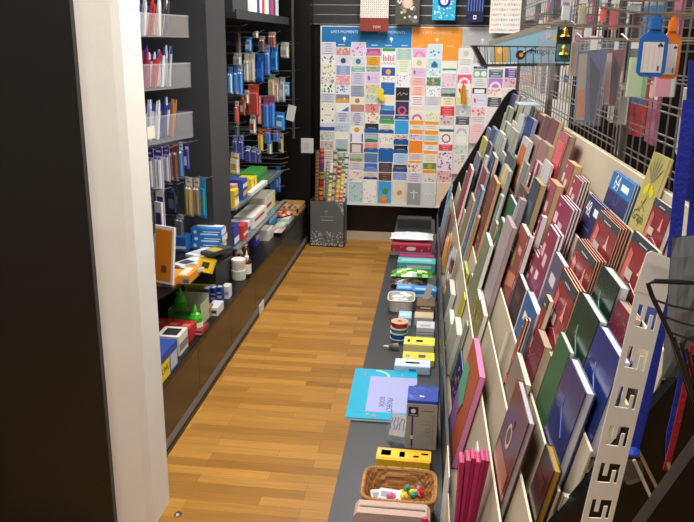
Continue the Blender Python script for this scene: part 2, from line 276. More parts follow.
def motif(m, k, c2, w_, h, H):      # drawn within the visible upper strip: width w_, from z=H-h to z=H
    z1, z0 = H - .006, H - h + .004; zc = (z0 + z1) / 2; hw = w_ / 2 - .008; y = -.0008; rnd = random.Random(int(h * 1e5) + ord((k or 'a')[0]))
    if k == 't':
        n = max(2, int(h / .018))
        for i in range(n):
            z = z1 - (i + .5) * (z1 - z0) / n; a = hw * rnd.uniform(.4, .8); m.rect(-a, z - .0025, a, z + .0025, c2, y)
    elif k in 'fm' and k:
        n = 14 if k == 'f' else 20
        for i in range(n):
            x = rnd.uniform(-hw, hw); z = rnd.uniform(z0, z1); r = rnd.uniform(.003, .010 if k == 'f' else .005)
            cc = c2 if k == 'f' or i % 3 else rnd.choice(['#d84848', '#3878c8', '#e0b030', '#48a060'])
            m.disc(x, z, r, cc, y - i * .00002, 6)
    elif k == 'b': m.rect(-hw - .008, z0 - .004, hw + .008, z0 + (z1 - z0) * .45, c2, y); m.rect(-hw * .6, zc, hw * .6, zc + .002, '#ffffff', y - .0003)
    elif k == 'o': m.disc(0, zc - .003, min(.022, h * .36), c2, y, 10)
    elif k in ('d', 'g', 's', 'q', 'S'):
        if k == 'd': m.rect(-hw + .012, z0, hw - .012, z1 - .01, c2, y)
        elif k == 'g':
            m.rect(-hw, z0, hw, z1 - .004, '#a9bcc0', y)
            for i in range(9): m.disc(-hw + .01 + i * (2 * hw - .02) / 8, z0 + .012, rnd.uniform(.008, .017), c2, y - .0002 - i * .00002, 7)
        elif k == 's': m.rect(-hw, z0, hw, z0 + (z1 - z0) * .5, c2, y); m.disc(.015, zc, .008, '#f8e080', y - .0003)
        elif k == 'q': m.rect(-.025, z0 + .006, .025, zc, c2, y); m.disc(0, zc, .018, c2, y, 8)
        else:
            m.rect(-hw, z1 - .07, hw, z1, '#3f9ce0', y); m.disc(.005, zc + .01, .026, '#3a9a3a', y - .0002, 9); m.disc(-.01, z0 + .045, .026, c2, y - .0004, 9)
            m.rect(-.04, z0, .03, z0 + .04, '#c9803a', y - .0003)
    elif k == 'c':
        for sx in (-1, 1): m.disc(sx * hw * .85, z1 - .004, .008, c2, y); m.disc(sx * hw * .85, z0 + .008, .008, c2, y); m.rect(-.025, zc - .002, .025, zc + .002, '#666666', y)
    elif k == 'k': m.quad([(hw, y, z0), (hw, y, zc + .01), (-.01, y, z0)], c2)
    elif k == 'v': m.rect(-hw, z0, -hw + .012, z1, c2, y); m.rect(hw - .012, z0, hw, z1, c2, y)
    elif k == 'l':
        for i in range(4): m.disc(-hw + .015 + .006 * (i % 2), zc + .01 - i * .007, .008, c2, y - i * .0001, 7)
        m.rect(-.01, zc - .002, hw - .01, zc + .002, '#a8a0b0', y)
    elif k == 'h':
        m.rect(-hw, z1 - .02, hw, z1 + .004, '#3c9a5a', y)
        for i in range(7): m.rect(-hw + .006 + i * .014, z0 + .04, -hw + .013 + i * .014, z0 + .09 - .01 * (i % 3), c2, y)
        for i in range(9): m.disc(-hw + .005 + i * .012, z0 + .018 + .008 * (i % 2), .005, c2, y, 6)
    elif k == 'w':
        m.tube([(-hw + .01, y, zc - .008), (-.02, y, zc + .012), (-.012, y, zc - .012), (.01, y, zc + .008), (.03, y, zc - .006), (hw - .01, y, zc + .004)], .0022, c2, 4)
    elif k in ('a', 'r'):
        m.ring(0, z0, h * .35, h * .6, c2, y, 14) if h < .1 else m.ring(0, zc - .02, .02, .036, c2, y, 14)
    elif k == 'R':
        m.ring(0, zc - .004, .027, .034, c2, y, 14)
        for i in range(10): a = i * .63; m.disc(.032 * math.cos(a), zc - .004 + .032 * math.sin(a), .007, c2, y - .0003, 6)
    elif k == 'e':
        for x, z in ((-.03, .02), (0, .0), (.03, .02), (-.01, .03)): m.disc(x, zc - .03 + z, .008, c2, y, 7)
    elif k == 'E':
        for x in (-.026, .026): m.disc(x, zc - .003, .02, c2, y, 10); m.ring(x, zc - .003, .020, .022, '#e8f0ec', y - .0002)
    elif k == 'x': m.rect(-.004, zc - .04, .004, zc + .035, c2, y); m.rect(-.03, zc + .008, .03, zc + .014, c2, y)
for ci, rows in K.items():
    xs = X0 + PITCH * (ci + .5) - .003; n = len(rows)
    for i, (py, c, k, c2, words) in enumerate(rows):
        ztop = P(330 + ci * 15.3, py, y=6.2).z; last = i == n - 1
        znx = P(330 + ci * 15.3, rows[i + 1][0], y=6.2).z if not last else (.339 if ci < 9 else ztop - .08)
        zbot = .339 if (last and ci < 9) else max(.339, ztop - .165)
        H = ztop - zbot; vis = ztop - znx
        yy = 6.2262 - .0036 * i
        cw = .1195 - (.003 if i % 3 == 1 else 0)
        m = MB()
        if k == 'T':
            pts = [(-cw/2, 0), (cw/2, 0), (cw/2, H - .012), (cw/2 - .012, H), (-cw/2 + .012, H), (-cw/2, H - .012)]
            m.add([(x, 0, z) for x, z in pts] + [(x, .0015, z) for x, z in pts], [(0,1,2,3,4,5), (11,10,9,8,7,6)] + [(j, j+6, (j+1)%6+6, (j+1)%6) for j in range(6)], c)
            m.rect(-.02, H - .008, .02, H - .006, '#d8e4f0', -.0005)
        else:
            m.box((-cw/2, 0, 0), (cw/2, .002, H), '#f3f1ec'); g = .0045
            m.rect(-cw/2 + g, .003, cw/2 - g, H - g, c, -.0004); motif(m, k, c2, cw, vis, H)
        lean = -.5
        o = m.build('card_divider' if ('divider' in words or 'tab' in words) else 'greeting_card', PAPER, None, T(xs, yy, zbot) @ R(lean, 'X') @ R(random.uniform(-.6, .6), 'Y'))
        kind = '' if ('divider' in words or 'tab' in words) else ' greeting card'
        tag(o, '%s%s, %s from top, %s column of rack' % (words, kind, ORD[i], ORD[ci]), 'card divider' if not kind else 'greeting card', 'cards in the card rack')
m = MB()
for a in range(5): m.disc(random.uniform(-.02, .02), .03 + .014 * a, .024, '#ecd12c', -.001 * a, 8)
m.tube([(0, .002, .0), (0, .002, .11)], .003, '#d8b820', 5)
tag(m.build('yellow_flower_tag', PAPER, None, T(*P(382, 102, y=6.16))), 'yellow flower shaped tag between the fourth and fifth card columns', 'tag')
m = MB(); m.add([(0,0,0),(.035,0,.02),(.03,0,.14),(.008,0,.16),(-.012,0,.1)], [(0,1,2,3,4)], '#c98a1c'); m.tube([(0,.002,0),(.01,.002,.16)], .003, '#8a5c10', 5)
tag(m.build('gold_tassel', FABR, None, T(*P(461, 104, y=6.16))), 'golden brown tassel hanging between two card columns', 'tassel')
# ------------------------------------------------------------------ gift bags on the slatwall
def gift_bag(px0, px1, pyb, body, label, deco, h=.36, y=6.12):
    a = P(px0, pyb, y=y); b = P(px1, pyb, y=y); w_ = b.x - a.x
    t = thing('gift_bag', label, 'gift bag', T((a.x + b.x) / 2, y, min(a.z, b.z)), 'gift bags on the slatwall')
    m = MB(); m.prism([(-w_/2, 0), (w_/2, 0), (w_/2, .03), (w_/2 - .004, .045), (-w_/2 + .004, .045), (-w_/2, .03)], 0, h, body); deco(m, w_, h)
    m.build('bag_body', GLOSS, t)
    hd = MB()
    hd.tube([(-w_*.22, -.002, h - .03), (-w_*.2, -.004, h + .06), (0, -.004, h + .10), (w_*.2, -.004, h + .06), (w_*.22, -.002, h - .03)], .002, '#e8e4dc', 6)
    hd.build('handle', FABR, t)
    hk = MB(); hk.tube([(0, .155, h + .09), (0, -.02, h + .09), (0, -.03, h + .11)], .003, '#c8c8c8', 6)
    tag(hk.build('slatwall_hook', METAL, None, T((a.x + b.x) / 2, y, min(a.z, b.z))), 'metal slatwall hook carrying the ' + label.split(' with')[0], 'hook', 'hooks for gift bags')
    return t
def dec_dots(m, w_, h):
    rnd = random.Random(3); m.rect(-w_/2, 0, w_/2, .10, '#8c3b34', -.0006); m.text('TOM', .02, .03, .02, '#e8d8d0', -.001)
    for i in range(13):
        for j in range(15): m.disc(-w_/2 + .012 + i * w_/13.5 + rnd.uniform(-.003, .003), .112 + j * .017, .0035, '#55504a', -.0006, 5)
gift_bag(360, 388, 31, '#e6e2d6', 'cream dotted gift bag with a brick red base', dec_dots)
def dec_circ(m, w_, h):
    rnd = random.Random(5)
    for i in range(36): m.disc(rnd.uniform(-w_/2 + .015, w_/2 - .015), rnd.uniform(.015, h - .02), rnd.choice([.009, .013, .017]), rnd.choice(['#d8d8d0', '#e8e6e0', '#9a8a4c', '#b8a05a', '#6a7078']), -.0006 - i * .00005, 9)
    m.disc(0, .155, .042, '#d8a890', -.004, 14); m.disc(0, .155, .034, '#e8c4b0', -.0045, 14)
gift_bag(395, 419, 24, '#4c4a42', 'dark gift bag with pale and gold circles', dec_circ)
def dec_cyan(m, w_, h):
    rnd = random.Random(8)
    for i in range(70): m.disc(rnd.uniform(-w_/2 + .006, w_/2 - .006), rnd.uniform(.01, h * .6), rnd.uniform(.003, .008), rnd.choice(['#8fe0f4', '#d8f4fa', '#58c8e8', '#f0fafc']), -.0006 - i * .00003, 6)
    m.ring(0, .14, .03, .048, '#1c2a9a', -.004, 16); m.disc(0, .14, .03, '#e8f6fa', -.0042, 12); m.rect(.004, .12, .01, .18, '#1c2a9a', -.005)
gift_bag(432, 455, 20, '#2cb0dc', 'cyan speckled gift bag with a dark blue ring', dec_cyan)
def dec_navy(m, w_, h):
    for i in range(6): m.rect(-w_/2 + .008 + i * w_/6, .08, -w_/2 + .016 + i * w_/6, h, '#5a78c8', -.0006)
    m.rect(-.012, .02, .012, .05, '#e8e8f0', -.001); m.rect(-.006, .028, .006, .042, '#26305c', -.0015)
gift_bag(466, 483, 22, '#252d58', 'narrow navy striped gift bag with a small white label', dec_navy)
def dec_hb(m, w_, h):
    cs = ['#e05040', '#3a70c8', '#58a848', '#e8a030', '#c8489a']; s_ = ['HAPPY', 'BIRTHDAY']
    rnd = random.Random(2)
    for r_ in range(9):
        x = -w_/2 + .02
        for k_, wd in enumerate(('HAPPY', 'BIRTHDAY') if r_ % 2 else ('BIRTHDAY', 'HAPPY')):
            for ch in wd: m.text(ch, x, .022 + r_ * .037, .018, cs[rnd.randrange(5)], -.0008); x += .0155
            x += .01
gift_bag(489, 522, 33, '#f2f0ea', 'white gift bag with HAPPY BIRTHDAY in coloured letters', dec_hb)
def dec_sil(m, w_, h):
    rnd = random.Random(4)
    for i in range(40): m.disc(rnd.uniform(-w_/2 + .01, w_/2 - .01), rnd.uniform(.01, h - .01), .006, rnd.choice(['#b8b8bc', '#f4f4f4', '#9a9ca4']), -.0006 - i * .00003, 5)
gift_bag(525, 547, 20, '#d2d0d2', 'silver grey flecked gift bag', dec_sil)
gift_bag(549, 572, 30, '#2c78a8', 'plain petrol blue gift bag', lambda m, w_, h: m.rect(-w_/2, .1, w_/2, .13, '#58a8cc', -.0006))
# ------------------------------------------------------------------ bin of wrapping paper
a = P(312.5, 243, z=0); b = P(345, 245, z=0); WY = 5.98
t = thing('wrap_bin', 'dark grey cardboard bin with white speckles in the back left corner', 'bin', T(0, 0, 0))
x0, x1, y0, y1, H = -1.003, -.715, 5.975, 6.152, .383
m = MB()
for s_ in ((x0, y0, x1, y0 + .006), (x0, y1 - .006, x1, y1), (x0, y0, x0 + .006, y1), (x1 - .006, y0, x1, y1)): m.box((s_[0], s_[1], .0), (s_[2], s_[3], H), '#5c605e')
m.box((x0, y0, 0), (x1, y1, .01), '#5c605e')
m.rect((x0+x1)/2 - .05, .225, (x0+x1)/2 + .05, .229, '#c8ccc8', y0 - .001)
m.tube([((x0+x1)/2 - .01, y0 - .001, .27), ((x0+x1)/2 - .01, y0 - .001, .31), ((x0+x1)/2 - .025, y0 - .001, .295)], .0015, '#b8bcb8', 4)
m.tube([((x0+x1)/2 - .01, y0 - .001, .31), ((x0+x1)/2 + .006, y0 - .001, .295)], .0015, '#b8bcb8', 4)
m.rect((x0+x1)/2 - .06, .255, (x0+x1)/2 + .05, .26, '#9aa09a', y0 - .001)
rnd = random.Random(1)
def speck(n, f):
    for i in range(n): f(rnd.random(), rnd.random() ** 2)
speck(150, lambda u, v: m.disc(x0 + .005 + u * (x1 - x0 - .01), .01 + v * .12, rnd.uniform(.002, .005), '#dfe2de', y0 - .0012, 5))
speck(50, lambda u, v: m.disc(x1 - .005 - u * .07 * (1 - v), H - .008 - v * .1, rnd.uniform(.002, .004), '#dfe2de', y0 - .0012, 5))
for i in range(110):
    yy = y0 + .008 + rnd.random() * (y1 - y0 - .016); zz = rnd.random() * H; r_ = rnd.uniform(.002, .005)
    if .13 < zz < .28 and rnd.random() < .8: continue
    m.quad([(x1 + .0012, yy + math.cos(k * 1.2566) * r_, zz + math.sin(k * 1.2566) * r_) for k in range(5)], '#dfe2de')
m.build('bin_body', PAPER, t)
RL = [(317.5, 150, '#6a4a34', ['#8a6a50'], 'brown kraft'), (322, 148, '#7a2a28', ['#d8a030', '#b83028', '#8a9a38', '#3a4878', '#a83878', '#c86848'], 'dark red and rainbow banded'), (328.5, 160, '#d8d2c8', ['#b89a98', '#d0a058', '#8a8aa8'], 'cream and mauve ringed'), (331.5, 163, '#d8c8b8', ['#e09a30', '#e8d040', '#5a8a3a', '#eeeae0'], 'white with orange and yellow rings'), (335.5, 150, '#c8b8a0', ['#5a5868', '#d8d0c8'], 'grey ringed'), (337.5, 159, '#b0a898', ['#cf7a3a', '#e8d8b0', '#6a5a78'], 'tan ringed'), (340.5, 157, '#e4e0d8', ['#e8a030', '#e0d040', '#c83a3a', '#5a8a3a'], 'bright rainbow ringed'), (344, 166, '#e8e4e8', ['#e84a38', '#f0a030', '#f0d848', '#58a048'], 'red to yellow ringed'), (347, 155, '#e4e2ea', ['#6a5aa0', '#e8e4f0', '#4a4a68'], 'white and violet spotted')]
for i, (px, py, c, bands, wd) in enumerate(RL):
    yb = 6.01 + (i % 3) * .05; tp = P(px, py, y=yb); bt = Vector((x0 + .035 + (px - 316) / 33 * .21, yb, .012)); H_ = (tp - bt).length
    dz = (tp - bt).normalized(); W = Matrix.Translation(bt) @ Vector((0, 0, 1)).rotation_difference(dz).to_matrix().to_4x4()
    m = MB(); n = 54; r_ = .0165 if i != 1 else .02
    for k in range(n):
        cc = c if k % 2 else bands[(k // 2) % len(bands)]
        if len(bands) > 3: cc = bands[int(k / n * len(bands) * 1.999) % len(bands)] if k % 3 else '#f0ece4' if i in (3, 7) else c
        m.lathe([(r_, H_ * k / n), (r_, H_ * (k + 1) / n)], cc, 10)
    tag(m.build('wrapping_paper_roll', GLOSS, None, W), wd + ' wrapping paper roll standing in the speckled bin', 'wrapping paper', 'wrapping paper rolls in the bin')
# ------------------------------------------------------------------ generic goods
def carton(name, label, cat, x0, x1, y0, y1, z0, z1, c, faces=(), m_=None, group=None, rot=0, top=None, lid=None):
    """upright carton; faces: list of callables drawing on the front (-Y) in local coords (w,h)"""
    w_, d_, h = x1 - x0, y1 - y0, z1 - z0; m = MB(); r_ = min(.003, w_ * .06)
    m.rbox((-w_/2, 0, 0), (w_/2, d_, h), c, r_)
    if top: m.quad([(-w_/2 + .003, .003, h + .0006), (w_/2 - .003, .003, h + .0006), (w_/2 - .003, d_ - .003, h + .0006), (-w_/2 + .003, d_ - .003, h + .0006)], top)
    m.quad([(-w_/2 + .004, d_ * .5, h + .0009), (w_/2 - .004, d_ * .5, h + .0009), (w_/2 - .004, d_ * .5 + .001, h + .0009), (-w_/2 + .004, d_ * .5 + .001, h + .0009)], '#55555a')
    for f in faces: f(m, w_, h, d_)
    o = m.build(name, m_ or PAPER, None, T((x0 + x1) / 2, y0, z0) @ R(rot))
    return tag(o, label, cat, group)
def fband(z0, z1, c, x0=0, x1=1): return lambda m, w_, h, d_: m.rect(-w_/2 + w_*x0 + .001, h*z0, -w_/2 + w_*x1 - .001, h*z1, c, -.0006)
def ftext(s_, c, z=.5, hh=.3, x=.5, rot=0): return lambda m, w_, h, d_: m.text(s_, -w_/2 + w_*x, h*z, h*hh, c, -.0012, rot, maxw=w_*.9)
def fdisc(x, z, r, c): return lambda m, w_, h, d_: m.disc(-w_/2 + w_*x, h*z, r, c, -.001, 10)
def tband(a, b, c, x0=0, x1=1): return lambda m, w_, h, d_: m.quad([(-w_/2 + w_*x0, d_*a, h + .0012), (-w_/2 + w_*x1, d_*a, h + .0012), (-w_/2 + w_*x1, d_*b, h + .0012), (-w_/2 + w_*x0, d_*b, h + .0012)], c)
def sband(a, b, c): return lambda m, w_, h, d_: m.quad([(w_/2 + .0008, .002, h*a), (w_/2 + .0008, d_ - .002, h*a), (w_/2 + .0008, d_ - .002, h*b), (w_/2 + .0008, .002, h*b)], c)
def setpx(z0, xl, xr, yb, yf, yk):      # box standing on z0 read off the photograph
    A = P(xl, yb, z=z0); B = P(xr, yb, z=z0); y = (A.y + B.y) / 2
    zt = P((xl + xr) / 2, yf, y=y).z; yk_ = P((xl + xr) / 2, yk, z=zt).y
    return A.x, B.x, y, max(yk_, y + .01), z0, zt
# ------------------------------------------------------------------ left cabinets
CX_ = -1.04; seams = [2.38, 3.094, 3.65, 4.205, 4.975, 5.55, 6.1]
for i, (ya, yb) in enumerate(zip(seams, seams[1:])):
    t = thing('base_cabinet', 'low black base cabinet unit along the left wall, %s from the %s' % (['nearest the white column', 'second', 'third', 'fourth', 'fifth', 'nearest the back wall'][i], 'column') if 0 < i < 5 else ('low black base cabinet unit nearest the white column' if i == 0 else 'low black base cabinet unit nearest the back wall'), 'cabinet', T(0, ya, 0), 'low cabinets along the left wall')
    L = yb - ya
    MB().box((XL + .01, .001, .0), (CX_ - .02, L - .001, .295), '#101114').build('body', LAM, t)
    MB().box((CX_ - .019, .002, .075), (CX_, L - .002, .294), '#1a1612').build('door', LAMB, t)
    k = MB(); k.box((CX_ - .019, 0, .0), (CX_ + .004, L, .022), '#18181a'); k.build('plinth', LAM, t)
    MB().box((CX_ - .019, 0, .0225), (CX_ - .002, L, .066), '#7d7974').build('kick_strip', MATTE, t)
tag(MB().box((XL + .01, 2.38, .296), (CX_ + .003, 6.1, .318), '#17181b').build('cabinet_top', LAM), 'long black cabinet top running along the left wall', 'worktop')
q = P(248, 315, x=-1.035)
# small pale note stuck on the kick strip
a = P(262, 318, z=.05)
tag(MB().box((CX_ + .001, 4.28, .006), (CX_ + .006, 4.40, .07), '#d8d4c8').build('kick_label', PAPER), 'small white label stuck on the kick strip of the left cabinets', 'label')
# fixture column between the bays
t = thing('shelf_upright', 'broad dark grey upright panel between the two left bays', 'upright', T(0, 0, 0))
MB().box((XL + .01, 3.74, .318), (-1.14, 4.08, ZC - .01), '#3a3c40').build('panel', mat('grey_upright', .5, attr=False, colr='#2f3134', noise=.1, nscale=5), t)
# perforated back panels
for i, (ya, yb, s_) in enumerate(((2.4, 3.73, 'first'), (4.09, 6.09, 'second'))):
    m = MB(); m.box((XL + .002, ya, .318), (XL + .03, yb, 2.5), '#17181b')
    for z in [.45 + .1 * k for k in range(20)]: m.box((XL + .03, ya + .02, z), (XL + .034, yb - .02, z + .012), '#2a2c30')
    tag(m.build('back_panel', LAM), 'black slotted back panel of the %s left bay' % s_, 'panel')
ZB = .318
# shelves
def shelf(name, label, cat, xf, ya, yb, z, glass=True, rot=0, thick=.008):
    m = MB(); W = T(xf, ya, z) @ R(rot)
    m.box((-(.36), 0, -thick), (0, yb - ya, 0), '#9ab0a8' if glass else '#1c1d20')
    t = thing(name, label, cat, W)
    m.build('shelf_board', GLASS if glass else LAM, t)
    e = MB(); e.box((-.003, 0, -thick - .001), (.004, yb - ya, .001), '#c8d0cc' if glass else '#3a3c40'); e.build('front_edge', METAL if glass else LAM, t)
    br = MB()
    for yy in (.04, yb - ya - .05): br.box((-.36, yy, -.035), (-.06, yy + .006, -thick - .001), '#8a8a8a')
    br.build('bracket', METAL, t); return W
W1 = shelf('display_shelf', 'dark shelf with a bright edge in the near left bay', 'shelf', -1.2, 2.45, 3.62, .60, False, -9.4)
W2 = shelf('glass_shelf', 'lower glass shelf in the far left bay', 'shelf', -1.10, 4.10, 5.45, .485, True)
W3 = shelf('glass_shelf', 'upper glass shelf in the far left bay', 'shelf', -1.12, 4.10, 5.45, .715, True)
t = thing('binder_shelf', 'high black shelf of binders above the far left bay', 'shelf', T(0, 0, 0))
MB().box((XL + .036, 4.25, 1.765), (-1.13, 5.75, 1.795), '#222428').build('shelf_board', CHAR, t)
MB().box((-1.13, 4.25, 1.760), (-1.122, 5.75, 1.81), '#3a3d42').build('front_edge', CHAR, t)
for i, (ya, yb, c, lb) in enumerate([(4.28, 4.62, '#3a3b3e', 'dark grey box file at the near end of the high shelf'), (4.64, 4.86, '#dcdad4', 'white box file on the high shelf'), (4.87, 4.93, '#3a3f9a', 'blue spined binder beside the white box file'), (4.94, 5.0, '#e8e6e0', 'first white spined binder on the high shelf'), (5.01, 5.07, '#c83a38', 'red spined binder on the high shelf'), (5.08, 5.2, '#e4e2dc', 'wide white spined binder right of the red binder'), (5.21, 5.27, '#6a4a9a', 'purple spined binder on the high shelf'), (5.28, 5.35, '#d84a40', 'orange red spined binder on the high shelf'), (5.36, 5.42, '#3a4aa8', 'second blue spined binder, beyond the orange red one'), (5.43, 5.52, '#dedcd6', 'pale binder at the far end of the high shelf')]):
    t = thing('binder', lb, 'binder', T(-1.15, ya, 1.7955), 'binders on the high shelf')
    m = MB(); m.box((-.26, 0, 0), (-.0, yb - ya, .31), c); m.build('cover', PLAST, t)
    MB().box((.0, (yb-ya)*.2, .12), (.001, (yb-ya)*.8, .24), '#f2f0ea').build('spine_label', PAPER, t)
# ---- bins of pens (near bay)
def pen(m, p, c, lean, L=.14, r=.0045, tip='#e8e8ea'):
    d = Vector((math.sin(lean[0]), math.sin(lean[1]), 1)).normalized() * L
    p = Vector(p); m.tube([p, p + d * .8], r, c, 6); m.tube([p + d * .8, p + d], [r * 1.1, r * .6], tip, 6)
BINS = [(1.655, (3.24, -1.29), 'topmost', ['#3a3a9a', '#c03a34', '#6a3a90', '#d8d8dc', '#b8302c', '#dfe0d0', '#4a4a50'], .10),
        (1.425, (3.16, -1.29), 'middle', ['#2a66c8', '#3a4ac0', '#d8dce8', '#9a2a5a', '#c03a3a', '#e8eaf0', '#b8c0cc'], .115),
        (1.185, (3.14, -1.29), 'lowest', ['#a86a3a', '#d8d4c8', '#24327a', '#c8ccd4', '#e8eaee', '#2a3a8a', '#b87a48'], .125)]
for zi, (z, (yy, xx), nm, cols_, hh) in enumerate(BINS):
    A = P(130, {0: 41, 1: 95, 2: 145}[zi], z=z) ; 
    W = T(-1.30, 3.19, z) @ R(-15); L = .43; D = .17   # local: front face +X, runs along +Y
    t = thing('pen_bin', nm + ' clear plastic bin of pens in the near left bay', 'bin', W)
    m = MB(); c = '#dcdee0'
    m.box((-.0, -.15, 0), (.004, L, hh), c); m.box((-D, -.15, 0), (-D + .004, L, hh + .02), c); m.box((-D, L - .004, 0), (0, L, hh), '#e8b8a8' if zi == 0 else c); m.box((-D, -.15, 0), (0, -.146, hh), c); m.box((-D, -.15, 0), (0, L, .004), c)
    m.box((-.006, -.15, hh - .006), (.008, L, hh), '#eef0f2')
    m.build('tray', CLEAR, t)
    if zi == 2: MB().box((.0045, .06, .03), (.006, .115, .085), '#efe9d8').build('price_label', PAPER, t)
    rnd = random.Random(zi + 4)
    words = {'#3a3a9a': 'indigo', '#c03a34': 'red', '#6a3a90': 'purple', '#d8d8dc': 'silver', '#b8302c': 'dark red', '#dfe0d0': 'cream', '#4a4a50': 'charcoal', '#2a66c8': 'blue', '#3a4ac0': 'royal blue', '#d8dce8': 'pale blue', '#9a2a5a': 'magenta', '#c03a3a': 'red', '#e8eaf0': 'white', '#b8c0cc': 'grey blue', '#a86a3a': 'brown', '#d8d4c8': 'beige', '#24327a': 'navy', '#c8ccd4': 'grey', '#e8eaee': 'white', '#2a3a8a': 'dark blue', '#b87a48': 'copper'}
    for i, c in enumerate(cols_):
        yl = -.0 + i * (L - .02) / len(cols_) ; t2 = thing('pen_pack', '%s pen pack standing in the %s clear bin' % (words[c], nm), 'pens', W @ T(-.085, yl, .007) @ R(rnd.uniform(-1, 1), 'X') @ R(4, 'Y'), 'pens in the %s bin' % nm)
        m = MB()
        for k in range(4): pen(m, (.011 * k - .016, .011 * (k % 3), 0), c, (rnd.uniform(-.05, .15), rnd.uniform(-.05, .04)), hh + rnd.uniform(.04, .075), .006, rnd.choice(['#e8e8ea', c, '#2a3a90']))
        m.build('pens', PLAST, t2)
        s2 = MB(); s2.box((-.02, -.012, 0), (-.018, .04, hh + .03), '#f0f0f2'); s2.box((-.0181, -.012, hh), (-.0165, .04, hh + .03), '#2f3c8c'); s2.build('backing_card', PAPER, t2)
# ---- hanging packets: pixel rectangle, depth, thickness, colours
HOOKM = MB
def packet(x0, y0, x1, y1, Y, label, c, name='blister_pack', cat='packet', c2='#f0f0f0', style='b', th=.014, group='packets hanging in the left bays', rot=-28, hook=True, film=True, m_=None):
    a = P((x0 + x1) / 2, y0, y=Y); b = P((x0 + x1) / 2, y1, y=Y)
    w_ = (P(x1, y1, y=Y).x - P(x0, y1, y=Y).x) / (math.cos(math.radians(rot)) + .12); h = a.z - b.z
    W = T(b.x, Y, b.z) @ R(rot)
    t = thing(name, label, cat, W, group)
    card = MB(); card.rbox((-w_/2, 0, 0), (w_/2, .002, h), c if style != 'c' else c2, .001)
    if style == 'b':   # card with printed header and a product block
        card.rect(-w_/2, h * .78, w_/2, h, c2, -.0005); card.rect(-w_*.3, h*.86, w_*.3, h*.9, c, -.001)
    elif style == 'p': card.rect(-w_/2, 0, w_/2, h * .1, c2, -.0005)
    elif style == 'h': card.rect(-w_/2, h*.35, w_/2, h*.6, c2, -.0005); card.disc(0, h*.8, w_*.2, c2, -.0006)
    elif style == 'w': card.rect(-w_*.36, h*.12, w_*.36, h*.82, c2, -.0005); card.rect(-w_*.25, h*.3, w_*.25, h*.5, c, -.001)
    card.build('backing_card', PAPER, t)
    pr_ = MB()
    if style in 'bp' or style == 'c':
        n = max(1, int(w_ / .017)); ww = w_ * .86
        for i in range(n):
            xx = -ww/2 + ww * (i + .5) / n
            pr_.tube([(xx, -th*.55, h*.06), (xx, -th*.55, h*.70)], min(ww / n * .42, th*.5), c if i % 2 == 0 or style != 'p' else c2, 6)
            pr_.tube([(xx, -th*.55, h*.70), (xx, -th*.55, h*.76)], [min(ww/n*.42, th*.5), .0015], c2, 6)
        pr_.build('pens' if style != 'c' else 'product', PLAST, t)
        if film: MB().box((-w_*.46, -th, h*.03), (w_*.46, -.0035, h*.78), '#e8eef4').build('blister', FILM, t)
    else:
        pr_.rbox((-w_*.42, -th, h*.08), (w_*.42, -.0032, h*.72), c, .002); pr_.rect(-w_*.3, h*.2, w_*.3, h*.5, c2, -th - .0006); pr_.build('product', PLAST, t)
    if hook:
        hk = MB(); R_ = W.to_translation(); zt = R_.z + h - .006
        hk.tube([(XL + .034, Y, zt), (R_.x + .02, Y + .001, zt), (R_.x + .055, Y - .004, zt + .012)], .0022, '#b8b8bc', 6)
        tag(hk.build('peg_hook', METAL), 'steel peg hook carrying the ' + ' '.join(label.split()[:9]), 'hook', 'peg hooks in the left bays')
    return t
# near bay
NB = [
 (146,148,157,189,3.05,'purple topped pen pack behind the white column edge','#c8c8d4','#3a2f80','b'),
 (155,146,166,190,3.15,'white pen pack with purple header, near bay','#dcdce6','#41369a','b'),
 (164,146,172,182,3.28,'grey and purple pen pack, near bay','#b8b8c4','#4a3f98','b'),
 (169,144,175,180,3.36,'dark maroon pencil pack, near bay','#6a2a30','#c8b8b0','p'),
 (174,143,180,181,3.43,'slim brown pencil pack, near bay','#7a3a34','#a8c0d8','p'),
 (180,142,185,178,3.5,'pale and blue marker pack, near bay','#3f8ad0','#e4ecf4','b'),
 (185,141,191,171,3.58,'violet ruler pack at the far end of the near bay','#4a3fa0','#e8e6f4','w'),
 (146,190,157,232,3.0,'clear pack of black pens low in the near bay','#55565e','#9a9aa4','b'),
 (156,188,168,236,3.1,'long white stapler pack in the near bay','#e6e6ea','#3f3a78','w'),
 (168,183,180,214,3.3,'navy blister pack in the middle of the near bay','#26304c','#5a6a8c','h'),
 (186,177,195,216,3.42,'gold metallic pen pack','#b89a48','#d8e4e8','b'),
 (194,178,202,216,3.5,'silver and brown metallic pen pack','#8a7a68','#e0e0d8','b'),
 (200,177,208,218,3.58,'green and blue highlighter pack','#2f9ad0','#4aa84a','h'),
 (176,214,186,236,3.3,'black and clear pen pack above the blue cartons','#4a4a55','#a8b0c0','b'),
]
for a in NB: packet(a[0], a[1], a[2], a[3], a[4], a[5], a[6], c2=a[7], style=a[8])
